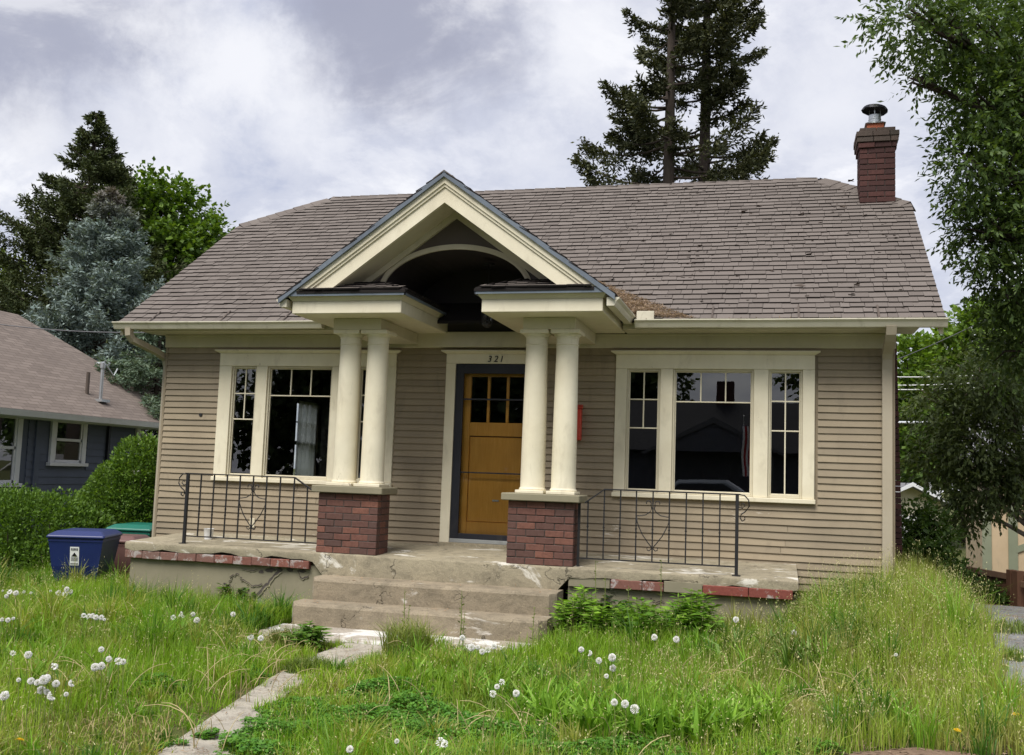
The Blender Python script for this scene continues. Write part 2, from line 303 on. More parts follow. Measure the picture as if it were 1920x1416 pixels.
class MB:
    def __init__(s): s.v = []; s.f = []; s.mi = []; s.uv = None
    def add(s, V, F, mi=0, M=None):
        o = len(s.v)
        for p in V:
            p = Vector(p)
            if M is not None: p = M @ p
            s.v.append(tuple(p))
        for f in F: s.f.append(tuple(i + o for i in f)); s.mi.append(mi)
        return s
    def box(s, x0, x1, y0, y1, z0, z1, mi=0, M=None):
        return s.add([(x0, y0, z0), (x1, y0, z0), (x1, y1, z0), (x0, y1, z0), (x0, y0, z1), (x1, y0, z1), (x1, y1, z1), (x0, y1, z1)], BOXF, mi, M)
    def cbox(s, x0, x1, y0, y1, z0, z1, c=.004, mi=0, M=None):
        ctr = ((x0 + x1) / 2, (y0 + y1) / 2, (z0 + z1) / 2); h = ((x1 - x0) / 2, (y1 - y0) / 2, (z1 - z0) / 2)
        V = [tuple(ctr[k] + cc[k] * (h[k] - (0 if k == a else c)) for k in range(3)) for cc in _CS for a in range(3)]
        return s.add(V, _CF, mi, M)
    def hexa(s, P, mi=0): return s.add(P, BOXF, mi)      # 4 bottom + 4 top, both counter-clockwise from above
    def prism(s, poly, axis, a, b, mi=0):                # poly of 2D points extruded along axis
        n = len(poly)
        def pt(p, t):
            return (t, p[0], p[1]) if axis == 0 else (p[0], t, p[1]) if axis == 1 else (p[0], p[1], t)
        V = [pt(p, a) for p in poly] + [pt(p, b) for p in poly]
        F = [tuple(range(n)), tuple(range(2 * n - 1, n - 1, -1))] + [(i, i + n, (i + 1) % n + n, (i + 1) % n) for i in range(n)]
        return s.add(V, F, mi)
    def tube(s, pts, r, n=6, mi=0, cap=True):
        pts = [Vector(p) for p in pts]; rs = r if isinstance(r, (list, tuple)) else [r] * len(pts); o = len(s.v); up = Vector((0, 0, 1))
        for i, p in enumerate(pts):
            d = (pts[min(i + 1, len(pts) - 1)] - pts[max(i - 1, 0)]).normalized()
            a = d.cross(up if abs(d.z) < .95 else Vector((1, 0, 0))).normalized(); b = d.cross(a)
            for k in range(n):
                t = 2 * math.pi * k / n; s.v.append(tuple(p + (a * math.cos(t) + b * math.sin(t)) * rs[i]))
        for i in range(len(pts) - 1):
            for k in range(n):
                k2 = (k + 1) % n; s.f.append((o + i * n + k, o + i * n + k2, o + (i + 1) * n + k2, o + (i + 1) * n + k)); s.mi.append(mi)
        if cap:
            s.f.append(tuple(o + k for k in range(n))[::-1]); s.f.append(tuple(o + (len(pts) - 1) * n + k for k in range(n))); s.mi += [mi, mi]
        return s
    def lathe(s, prof, n=32, c=(0, 0), mi=0):
        o = len(s.v); m = len(prof)
        for r, z in prof:
            for k in range(n):
                t = 2 * math.pi * k / n; s.v.append((c[0] + r * math.cos(t), c[1] + r * math.sin(t), z))
        for i in range(m - 1):
            for k in range(n):
                k2 = (k + 1) % n; s.f.append((o + i * n + k, o + i * n + k2, o + (i + 1) * n + k2, o + (i + 1) * n + k)); s.mi.append(mi)
        s.f.append(tuple(o + k for k in range(n))[::-1]); s.f.append(tuple(o + (m - 1) * n + k for k in range(n))); s.mi += [mi, mi]
        return s
    def mesh(s, name, mats, smooth=False, fix=False):
        me = bpy.data.meshes.new(name); me.from_pydata(s.v, [], s.f)
        for m in (mats if isinstance(mats, (list, tuple)) else [mats]): me.materials.append(MT[m])
        if any(s.mi): me.polygons.foreach_set('material_index', s.mi)
        if fix:
            bm = bmesh.new(); bm.from_mesh(me); bmesh.ops.recalc_face_normals(bm, faces=bm.faces); bm.to_mesh(me); bm.free()
        if smooth: me.polygons.foreach_set('use_smooth', [True] * len(me.polygons))
        me.update(); return me
    def build(s, name, mats, parent=None, smooth=False, fix=False): return put(name, s.mesh(name, mats, smooth, fix), parent)
def put(name, me, parent=None, loc=None, rot=None):
    o = bpy.data.objects.new(name, me); COL.objects.link(o)
    if parent is not None: o.parent = parent
    if loc is not None: o.location = loc
    if rot is not None: o.rotation_euler = rot
    return o
def tag(o, label=None, cat=None, group=None, kind=None):
    for k, v in (('label', label), ('category', cat), ('group', group), ('kind', kind)):
        if v: o[k] = v
    return o
def thing(name, label, cat, loc=(0, 0, 0), rz=0, group=None):
    o = bpy.data.objects.new(name, None); COL.objects.link(o); o.location = loc; o.rotation_euler = (0, 0, rz); o.empty_display_size = .2
    return tag(o, label, cat, group)
def smooth_by_angle(o, deg=40):
    me = o.data; me.polygons.foreach_set('use_smooth', [True] * len(me.polygons))
    try: me.set_sharp_from_angle(angle=R(deg))
    except Exception: pass
    return o
def S(t, a, b):
    t = np.clip((np.asarray(t, float) - a) / (b - a), 0, 1); return t * t * (3 - 2 * t)
def H(x, y):                              # the ground
    x = np.asarray(x, float); y = np.asarray(y, float)
    h = -.755 + .13 * S(x, .6, 2.6) * S(y, -5.4, -1.0) + .29 * S(x, 3.0, 4.6) * S(y, -4.6, -.6) - .12 * S(-x, 3.2, 6.5)
    h = h - .10 * S(x, 4.5, 5.3) * S(y, -3, .5) - .080 * np.clip(y, 0, 9) * S(x, 4.4, 6.0)
    h = h + .03 * np.sin(x * 1.7 + .6) * np.sin(y * 1.3) * S(y, -13, -8) - .05 * S(-y, 9, 13)
    return h


# ================================================================== THE SETTING
def make_ground():
    def axis(lo, hi, near0, near1, step):
        a = list(np.arange(near0, near1 + 1e-6, step)); s = step
        while a[-1] < hi: s *= 1.35; a.append(a[-1] + s)
        s = step
        while a[0] > lo: s *= 1.35; a.insert(0, a[0] - s)
        return np.array(a)
    X = axis(-260, 260, -10, 9, .25); Y = axis(-160, 420, -14, 8, .25)
    gx, gy = np.meshgrid(X, Y); z = H(gx, gy); V = np.stack([gx, gy, z], -1).reshape(-1, 3); n = len(X)
    i = np.arange((len(Y) - 1) * n).reshape(-1, n)[:, :-1].ravel(); F = np.stack([i, i + 1, i + n + 1, i + n], 1)
    me = bpy.data.meshes.new('ground'); me.from_pydata(V.tolist(), [], F.tolist()); me.materials.append(MT['ground'])
    me.polygons.foreach_set('use_smooth', [True] * len(me.polygons))
    tag(put('ground', me), 'weedy earth of the front yard and around the houses', kind='structure')
make_ground()
def sheet(name, poly, mat, label, dz=.012, sub=.15, thick=0):   # a slab that follows the ground: polygon cut into a grid
    bm = bmesh.new(); f = bm.faces.new([bm.verts.new((x, y, 0)) for x, y in poly])
    xs = [p[0] for p in poly]; ys = [p[1] for p in poly]
    for ax, (lo, hi) in enumerate(((min(xs), max(xs)), (min(ys), max(ys)))):
        v = lo + sub
        while v < hi:
            nrm = [0, 0, 0]; nrm[ax] = 1; co = [0, 0, 0]; co[ax] = v
            bmesh.ops.bisect_plane(bm, geom=bm.verts[:] + bm.edges[:] + bm.faces[:], plane_co=co, plane_no=nrm); v += sub
    for v in bm.verts: v.co.z = float(H(v.co.x, v.co.y)) + dz
    if thick:
        e = [x for x in bm.edges if x.is_boundary]; r = bmesh.ops.extrude_edge_only(bm, edges=e)
        for g in r['geom']:
            if isinstance(g, bmesh.types.BMVert): g.co.z -= thick
    bmesh.ops.recalc_face_normals(bm, faces=bm.faces); me = bpy.data.meshes.new(name); bm.to_mesh(me); bm.free(); me.materials.append(MT[mat])
    return tag(put(name, me), label, kind='structure')
PATH = [(-.50, -2.62), (-.52, -3.3), (-.46, -3.7), (-.40, -4.2), (-.26, -4.9), (-.12, -5.7), (.06, -6.6), (.5, -9.2), (1.2, -9.2), (.60, -7.0), (.40, -6.2), (.12, -5.3), (-.02, -4.7), (-.08, -4.2), (.0, -3.7), (.12, -3.2), (.2, -2.62)]
path = sheet('path', PATH, 'path_concrete', 'pale cracked concrete walk leading to the steps', .02, .3, .05)
DRIVE = [(4.86, -9), (4.93, -3.0), (5.02, -1.2), (5.05, 3), (5.1, 9), (7.6, 9), (7.6, 3), (7.5, -9)]
drive = sheet('driveway', DRIVE, 'driveway_concrete', 'grey concrete driveway beside the house', .02, .4, .06)
MULCH = [(3.62, -5.0), (3.78, -4.78), (4.15, -4.56), (4.5, -4.58), (4.85, -4.8), (4.85, -6.5), (3.4, -6.5)]
sheet('bare_earth', MULCH, 'mulch', 'bare brown earth with wood chips in the yard corner', .012, .2)
mb = MB(); mb.box(-120, 120, -25, -14.2, -.90, -.822); tag(mb.build('road', 'asphalt'), 'asphalt street in front of the house', kind='structure')
mb = MB(); mb.box(-120, 120, -13.1, -11.9, -.90, -.775); tag(mb.build('pavement', 'driveway_concrete'), 'concrete pavement along the street', kind='structure')

# ================================================================== THE BUNGALOW
XL, XR = -4.3555, 4.4883
house = thing('bungalow_house', 'taupe clapboard bungalow with cream columned portico and brown shingle roof', 'house', (0, 0, 0))
HY1 = 6.37                                   # back wall
EAVY, EAVZ, SL = -.44, 2.60, .7137           # roof: eave line, slope
RY, RZ = 3.185, 2.60 + .7137 * 3.625
RX0, RX1 = -4.78, 4.94                       # verges
HIPY = 2.25; HX0, HX1 = -3.675, 3.849
PCX, PY = -.085, -1.65                        # portico centre, front plane
PEZ, PAZ, PHW = 2.685, 3.975, 1.78           # portico eave height, apex, half width
PS = (PAZ - PEZ) / PHW

# openings in the front wall (x0, x1, z0, z1)
WINS = [(-3.57, -1.17), (1.512, 3.722)]
OPEN = [(-3.50, -1.24, .72, 2.12), (1.58, 3.66, .72, 2.12), (-.41, .54, .0, 2.146)]
def make_walls():
    mb = MB(); xs = sorted({XL, XR} | {v for o in OPEN for v in o[:2]}); zs = sorted({-.30, 2.5} | {v for o in OPEN for v in o[2:]})
    for x0, x1 in zip(xs, xs[1:]):
        for z0, z1 in zip(zs, zs[1:]):
            cx, cz = (x0 + x1) / 2, (z0 + z1) / 2
            if any(o[0] < cx < o[1] and o[2] < cz < o[3] for o in OPEN): continue
            mb.box(x0, x1, .0, .13, z0, z1)
    w1 = mb.build('wall', 'siding_paint', house)
    side = MB()
    for x0, x1, op in ((XL, XL + .13, (3.42, 4.22, .55, 1.95)), (XR - .13, XR, None)):
        ys = [.131, HY1 - .131] if not op else [.131, op[0], op[1], HY1 - .131]
        for i, (y0, y1) in enumerate(zip(ys, ys[1:])):
            if op and i == 1: side.box(x0, x1, y0, y1, -.3, op[2]); side.box(x0, x1, y0, y1, op[3], 2.5)
            else: side.box(x0, x1, y0, y1, -.3, 2.5)
        # gable end under the clipped roof
        side.prism([(0.02, 2.501), (HY1 - .02, 2.501), (4.05, 4.36), (2.32, 4.36)], 0, x0 + .005, x1 - .005)
    side.box(XL, XR, HY1 - .13, HY1, -.3, 2.5)
    w2 = side.build('wall', 'siding_paint', house, fix=True)
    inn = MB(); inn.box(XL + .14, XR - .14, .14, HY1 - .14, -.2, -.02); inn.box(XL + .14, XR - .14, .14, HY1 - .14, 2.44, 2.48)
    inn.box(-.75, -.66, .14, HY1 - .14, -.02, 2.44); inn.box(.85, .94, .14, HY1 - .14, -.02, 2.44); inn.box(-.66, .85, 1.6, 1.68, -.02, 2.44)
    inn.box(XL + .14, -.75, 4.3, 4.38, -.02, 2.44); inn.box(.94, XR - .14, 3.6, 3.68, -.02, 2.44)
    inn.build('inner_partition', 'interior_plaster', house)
    f = MB(); f.box(XL - .03, 3.44, -.03, .14, -1.4, -.105); f.box(3.441, XR + .03, -.03, .14, -1.4, -.335); f.box(XL - .03, XL + .2, .14, HY1 + .03, -1.4, -.12); f.box(XR - .2, XR + .03, .14, HY1 + .03, -1.6, -.30)
    f.build('foundation', 'foundation_concrete', house)
    return w1, w2
wall_front, wall_side = make_walls()
EXPO = .0768
def make_siding():
    zt = 2.335; rows = int((zt + .34) / EXPO)
    cut = [(-3.57, -1.17, .665, 2.29), (1.512, 3.722, .665, 2.29), (-.528, .655, .0, 2.29)]
    for r in range(rows):
        z1 = zt - r * EXPO; z0 = z1 - EXPO
        if z1 < -.09: spans = [(3.50, XR - .012)]
        else: spans = [(XL + .012, XR - .012)]
        for c in cut:
            if z0 + EXPO * .5 > c[2] and z0 + EXPO * .5 < c[3]:
                ns = []
                for a, b in spans:
                    if c[1] <= a or c[0] >= b: ns.append((a, b)); continue
                    if c[0] > a: ns.append((a, c[0] - .001))
                    if c[1] < b: ns.append((c[1] + .001, b))
                spans = ns
        for a, b in spans:
            cuts = [a]
            if b - a > 5: cuts += [a + (b - a) * random.uniform(.2, .4), a + (b - a) * random.uniform(.6, .8)]
            elif b - a > 1.6 and random.random() < .55: cuts.append(a + (b - a) * random.uniform(.25, .75))
            cuts.append(b)
            for p, q in zip(cuts, cuts[1:]):
                j = random.uniform(-.0015, .0015); k = random.uniform(-.0015, .0015); n = max(2, int((q - p) / .35)); mb = MB()
                xs = np.linspace(p + .002, q - .002, n + 1); wob = RNG.normal(0, .0018, n + 1)
                V = []; F = []
                for x, wv in zip(xs, wob):
                    V += [(x, -.026 + wv * .6, z0 + j + wv), (x, -.0035, z0 + .001 + j + wv), (x, -.0035, z1 + .012), (x, -.0068, z1 + .012)]
                for i in range(n):
                    o = i * 4
                    for e in range(4): F.append((o + e, o + (e + 1) % 4, o + 4 + (e + 1) % 4, o + 4 + e))
                F.append((0, 3, 2, 1)); F.append((n * 4, n * 4 + 1, n * 4 + 2, n * 4 + 3))
                mb.add(V, F); mb.build('siding_board', 'siding_paint', wall_front, fix=True)
    for sx, xx in ((1, XR), (-1, XL)):
        mb = MB(); mb.hexa([(xx + sx * .004, .02, 0), (xx + sx * .019, .02, 0), (xx + sx * .019, HY1, 0), (xx + sx * .004, HY1, 0),
                            (xx + sx * .004, .02, EXPO + .012), (xx + sx * .008, .02, EXPO + .012), (xx + sx * .008, HY1, EXPO + .012), (xx + sx * .004, HY1, EXPO + .012)])
        me = mb.mesh('side_siding', 'siding_paint', fix=True)
        parts_ = [me]
        if sx < 0:                            # the courses beside the side window
            parts_ = []
            for ya, yb in ((.02, 3.41), (4.23, HY1)):
                q = MB(); q.hexa([(xx - .004, ya, 0), (xx - .019, ya, 0), (xx - .019, yb, 0), (xx - .004, yb, 0), (xx - .004, ya, EXPO + .012), (xx - .008, ya, EXPO + .012), (xx - .008, yb, EXPO + .012), (xx - .004, yb, EXPO + .012)]); parts_.append(q.mesh('side_siding', 'siding_paint', fix=True))
        for r in range(rows):
            z_ = zt - (r + 1) * EXPO
            for q in (parts_ if .45 < z_ < 1.96 else [me]): put('siding_board', q, wall_side, (0, 0, z_))
make_siding()
def make_trim():
    mb = MB()
    mb.cbox(XL - .022, XL + .010, -.021, .012, -.13, 2.336, .003); mb.build('corner_board', 'siding_paint', house)
    mb = MB(); mb.cbox(XR - .010, XR + .022, -.021, .012, -.36, 2.336, .003); mb.build('corner_board', 'siding_paint', house)
    mb = MB(); mb.cbox(XL - .03, XR + .03, -.034, -.002, 2.337, 2.50, .004); mb.cbox(XL - .03, XR + .03, -.05, -.035, 2.475, 2.498, .004); mb.build('frieze_board', 'cream_trim_dull', house)
    # soffit and eave box, broken by the portico
    for a, b in ((RX0 + .04, PCX - 1.72), (PCX + 1.72, RX1 - .04)):
        mb = MB(); mb.hexa([(a + (.2 if a < 0 else 0), -.40, 2.50), (b - (.2 if b > 0 else 0), -.40, 2.50), (b - (.2 if b > 0 else 0), .02, 2.50), (a + (.2 if a < 0 else 0), .02, 2.50),
                            (a, -.40, 2.606), (b, -.40, 2.606), (b, .02, 2.72), (a, .02, 2.72)]); mb.build('soffit', 'cream_trim_dull', house)
make_trim()

# ---------------------------------------------------------------- shingles
SHN = {}
def shingle_mesh(wd, ln=.20, th=.017):
    k = round(wd, 3)
    if k not in SHN:
        mb = MB(); h = wd / 2
        # local: x across, y up the slope, z out of the roof; butt at y=0, mid-thickness lift at the butt
        mb.add([(-h, 0, .004), (h, 0, .004), (h, ln, -.004), (-h, ln, -.004), (-h, .001, .004 + th), (h, .001, .004 + th), (h, ln, .002), (-h, ln, .002)], BOXF)
        mb.mi = [1, 0, 1, 1, 1, 1]; SHN[k] = mb.mesh('shingle', ['shingle_top', 'shingle_edge'])
    return SHN[k]
WIDS = [.10, .125, .15, .175, .20, .23]
class Field:                                  # joined shingles (past the countable ones)
    def __init__(s): s.V = []; s.F = []; s.mi = []; s.r = []
    def add(s, M, wd, ln=.20, th=.017):
        h = wd / 2; o = len(s.V)
        for p in [(-h, 0, .004), (h, 0, .004), (h, ln, -.004), (-h, ln, -.004), (-h, .001, .004 + th), (h, .001, .004 + th), (h, ln, .002), (-h, ln, .002)]:
            s.V.append(tuple(M @ Vector(p)))
        s.F += [tuple(i + o for i in f) for f in BOXF]; s.mi += [1, 0, 1, 1, 1, 1]; s.r += [random.random()] * 6
    def build(s, name, parent):
        me = bpy.data.meshes.new(name); me.from_pydata(s.V, [], s.F); me.materials.append(MT['shingle_top_field']); me.materials.append(MT['shingle_edge'])
        me.polygons.foreach_set('material_index', s.mi); a = me.attributes.new('rnd', 'FLOAT', 'FACE'); a.data.foreach_set('value', s.r)
        return tag(put(name, me, parent), kind='stuff')
def frame(ex, ey):                            # local x, y axes in world
    ex = Vector(ex).normalized(); ey = Vector(ey).normalized(); ez = ex.cross(ey)
    return Matrix((ex, ey, ez)).transposed().to_4x4()
def lay(origin, ex, ey, length, xlim, parent, field, n_obj=0, expo=.127, jit=1):
    """courses of tabs; xlim(s) gives the x-range (along ex) at slope distance s. Returns how many were laid as objects."""
    B = frame(ex, ey); O = Vector(origin); used = 0; exv = Vector(ex).normalized(); eyv = Vector(ey).normalized(); ezv = exv.cross(eyv)
    r = 0
    while r * expo < length - .02:
        s0 = r * expo; lo, hi = xlim(s0 + expo * .5); x = lo; wav = random.uniform(-.004, .004)
        while x < hi - .03:
            wd = min(random.choice(WIDS), hi - x)
            if hi - x - wd < .06: wd = hi - x
            c = x + wd / 2; j = random.uniform(-.010, .010) * jit + wav
            M = Matrix.Translation(O + exv * c + eyv * (s0 + j) + ezv * (.001 + random.uniform(0, .004))) @ B @ Matrix.Rotation(random.gauss(0, .014) * jit, 4, 'Z') @ Matrix.Rotation(random.uniform(-.03, .0), 4, 'X')
            if used < n_obj and wd in WIDS:
                o = put('shingle', shingle_mesh(wd - .004), parent); o.matrix_local = M; used += 1
            else: field.add(M, wd - .004, min(.20, max(.03, length - s0)))
            x += wd
        r += 1
    return used
def make_main_roof():
    mb = MB(); e = .02
    v = [(RX0, EAVY, EAVZ), (RX1, EAVY, EAVZ), (RX1, HIPY, EAVZ + SL * (HIPY - EAVY)), (HX1, RY, RZ), (HX0, RY, RZ), (RX0, HIPY, EAVZ + SL * (HIPY - EAVY))]
    by = 2 * RY - EAVY; bh = 2 * RY - HIPY; zh = EAVZ + SL * (HIPY - EAVY)
    V = v + [(RX0, by, EAVZ), (RX1, by, EAVZ), (RX1, bh, zh), (RX0, bh, zh)]
    F = [(0, 1, 2, 3, 4, 5), (7, 6, 9, 4, 3, 8), (2, 8, 3), (9, 5, 4)]
    lowV = [(x, y, z - .035) for x, y, z in V]
    F2 = [tuple(i + 10 for i in f[::-1]) for f in F]
    rim = [(0, 1), (1, 2), (2, 8), (8, 7), (7, 6), (6, 9), (9, 5), (5, 0)]
    mb.add(V + lowV, F + F2 + [(b, a, a + 10, b + 10) for a, b in rim])
    roof = mb.build('roof', 'shingle_edge', house, fix=True)
    fd = Field(); LS = math.hypot(1, SL)
    zf = lambda y: EAVZ + SL * (y - EAVY)
    def lim(s):
        y = EAVY + s / LS
        if y > HIPY:
            k = min(1, (y + .04 - HIPY) / (RY - HIPY)); return (RX0 + (HX0 - RX0) * k + .05, RX1 + (HX1 - RX1) * k - .05)
        return (RX0 - .012, RX1 + .012)
    # front slope; the gable of the portico covers its own share
    def split(s):
        return lim(s)
    B = None
    ey = (0, 1, SL); used = 0; L = 3.625 * LS
    # courses right and left of the portico
    def pw(s):                                # half width of the portico roof where it cuts this course
        z = zf(EAVY + s / LS); return max(0, (PAZ - z) / PS)
    def limR(s): a, b = lim(s); return (max(a, PCX + pw(s) - .03), b) if pw(s) > .02 else (PCX, b)
    def limL(s): a, b = lim(s); return (a, min(b, PCX - pw(s) + .03)) if pw(s) > .02 else (a, PCX)
    used = lay((0, EAVY - .02, zf(EAVY - .02)), (1, 0, 0), ey, L + .02, limR, roof, fd, 165)
    used += lay((0, EAVY - .02, zf(EAVY - .02)), (1, 0, 0), ey, L + .02, limL, roof, fd, 90)
    lay((0, 2 * RY - EAVY + .02, zf(EAVY - .02)), (-1, 0, 0), (0, -1, SL), L, lambda s: tuple(sorted((-lim(s)[0], -lim(s)[1]))), roof, fd, 0, .2)
    hs = (RZ - zh) / (RX1 - HX1); ln = math.hypot(RX1 - HX1, RZ - zh)
    for sg, xx in ((1, RX1), (-1, RX0)):
        lay((xx, RY, zh), (0, sg, 0), (-sg, 0, hs), ln, lambda s: (-max(.02, (1 - s / ln) * (RY - HIPY) - .10), max(.02, (1 - s / ln) * (RY - HIPY) - .10)), roof, fd, 0)
    fd.build('shingle_field', roof)
    # ridge and hip caps
    capm = MB(); cw, ct = .13, .011
    for sgn in (-1, 1):
        capm.hexa([(0, 0, .0), (.29, 0, .0 - .006), (.29, sgn * cw, -cw * .74 - .006), (0, sgn * cw, -cw * .74), (0, 0, ct), (.29, 0, ct - .012), (.29, sgn * cw, ct - cw * .74 - .012), (0, sgn * cw, ct - cw * .74)])
    cme = capm.mesh('ridge_cap', 'shingle_top', fix=True)
    def caps(a, b, st=.145, wide=1):
        a, b = Vector(a), Vector(b); n = int(((b - a).length - .26) / st); d = (b - a).normalized(); y = Vector((0, 0, 1)).cross(d).normalized(); z = d.cross(y)
        for i in range(n + 1):
            o = put('ridge_cap', cme, roof); M = Matrix((d, y, z)).transposed().to_4x4(); o.matrix_local = Matrix.Translation(a + d * (i * st) + Vector((0, 0, .016 + random.uniform(-.003, .003)))) @ M @ Matrix.Rotation(random.gauss(0, .02), 4, 'Z') @ Matrix.Rotation(random.uniform(-.004, .012), 4, 'Y') @ Matrix.Scale(wide, 4, (0, 1, 0))
    caps((HX0, RY, RZ), (HX1, RY, RZ), .16)
    for xx, hx in ((RX1, HX1), (RX0, HX0)): caps((xx, HIPY, zh + .012), (hx, RY, RZ + .012), .15, 1.35)
    # starter strip and drip edge at the eave
    for a, b in ((RX0, PCX - 1.79), (PCX + 1.79, RX1)):
        mb = MB(); mb.box(a - .01, b + .01, EAVY - .035, EAVY - .005, EAVZ - .035, EAVZ - .004); mb.build('drip_edge', 'shingle_edge', house)
    # rake boards on the verges
    for xx in (RX0 + .03, RX1 - .03):
        s = 1 if xx > 0 else -1; mb = MB(); z0 = EAVZ - .035
        mb.hexa([(xx - .02, EAVY, z0 - .13), (xx + .02, EAVY, z0 - .13), (xx + .02, HIPY, z0 - .13 + SL * (HIPY - EAVY)), (xx - .02, HIPY, z0 - .13 + SL * (HIPY - EAVY)),
                 (xx - .02, EAVY, z0), (xx + .02, EAVY, z0), (xx + .02, HIPY, z0 + SL * (HIPY - EAVY)), (xx - .02, HIPY, z0 + SL * (HIPY - EAVY))]); mb.build('rake_board', 'cream_trim_dull', house)
    return roof
roof = make_main_roof()

# ---------------------------------------------------------------- gutters and downspouts
def kgutter(mb, a, b, out, z=2.592):          # K-style profile swept from a to b, out = outward unit direction
    prof = [(0, -.085), (.075, -.085), (.088, -.06), (.10, -.035), (.125, -.012), (.125, .0), (.112, .0), (.112, -.010), (.08, -.05), (.068, -.078), (.004, -.078), (.004, .0), (0, .0)]
    a, b, out = Vector(a), Vector(b), Vector(out); n = len(prof); seg = max(1, int((b - a).length / .6)); V = []
    for i in range(seg + 1):
        p = a.lerp(b, i / seg); w = Vector((0, 0, random.uniform(-.003, .003)))
        V += [tuple(p + out * u + Vector((0, 0, z + v)) + w) for u, v in prof]
    F = [(i * n + k, i * n + (k + 1) % n, (i + 1) * n + (k + 1) % n, (i + 1) * n + k) for i in range(seg) for k in range(n)]
    F += [tuple(range(6)) + (12,), tuple(seg * n + k for k in list(range(6)) + [12])]
    mb.add(V, F)
def make_gutters():
    mb = MB(); kgutter(mb, (RX0 - .03, EAVY - .004, 0), (PCX - 1.86, EAVY - .004, 0), (0, -1, 0)); mb.build('gutter', 'gutter_paint', house, fix=True)
    mb = MB(); kgutter(mb, (PCX + 1.87, EAVY - .004, 0), (RX1 + .02, EAVY - .004, 0), (0, -1, 0), 2.585); mb.build('gutter', 'gutter_paint', house, fix=True)
    for s in (-1, 1):
        mb = MB(); kgutter(mb, (PCX + s * 1.745, PY + .01, 0), (PCX + s * 1.745, -.42, 0), (s, 0, 0), 2.655 if s < 0 else 2.635); mb.build('gutter', 'gutter_paint', house, fix=True)
    mb = MB(); mb.cbox(1.80, 1.99, -.50, -.475, 2.59, 2.685, .003); mb.cbox(1.80, 1.815, -.475, -.38, 2.59, 2.68, .003); mb.build('splash_guard', 'gutter_paint', house)
    for x in (-4.35, -3.35, -2.5, 2.6, 3.5, 4.3):            # strap hangers lying on the shingles
        mb = MB(); mb.hexa([(x, -.50, 2.59), (x + .02, -.50, 2.59), (x + .02, -.25, 2.77), (x, -.25, 2.77), (x, -.50, 2.594), (x + .02, -.50, 2.594), (x + .02, -.25, 2.776), (x, -.25, 2.776)]); mb.build('gutter_strap', 'rusty_metal', house)
    mb = MB(); pr = lambda p, q, r: None
    def duct(name, pts, w, d, mat):
        mb = MB(); V = []; F = []; P = [Vector(p) for p in pts]
        for i, p in enumerate(P):
            t = (P[min(i + 1, len(P) - 1)] - P[max(0, i - 1)]).normalized(); sx = Vector((1, 0, 0)) if abs(t.x) < .9 else Vector((0, 0, 1)); sy = t.cross(sx).normalized(); sx = sy.cross(t).normalized()
            for u, v in ((-1, -1), (1, -1), (1, 1), (-1, 1)): V.append(tuple(p + sx * u * w / 2 + sy * v * d / 2))
        for i in range(len(P) - 1):
            for k in range(4): F.append((i * 4 + k, i * 4 + (k + 1) % 4, i * 4 + 4 + (k + 1) % 4, i * 4 + 4 + k))
        F += [(0, 1, 2, 3), tuple(len(V) - 4 + k for k in range(4))]
        mb.add(V, F); return mb.build(name, mat, house, fix=True)
    d1 = duct('downspout', [(4.425, -.50, 2.52), (4.425, -.47, 2.44), (4.425, -.40, 2.39), (4.425, -.14, 2.30), (4.425, -.075, 2.22), (4.425, -.066, 2.1), (4.425, -.066, -.40)], .10, .075, 'downspout_paint')
    d2 = duct('downspout', [(-4.60, -.50, 2.52), (-4.60, -.49, 2.44), (-4.585, -.44, 2.38), (-4.46, -.10, 2.27), (-4.425, .06, 2.20), (-4.42, .10, 2.1), (-4.42, .10, -.6)], .075, .075, 'downspout_paint')
make_gutters()

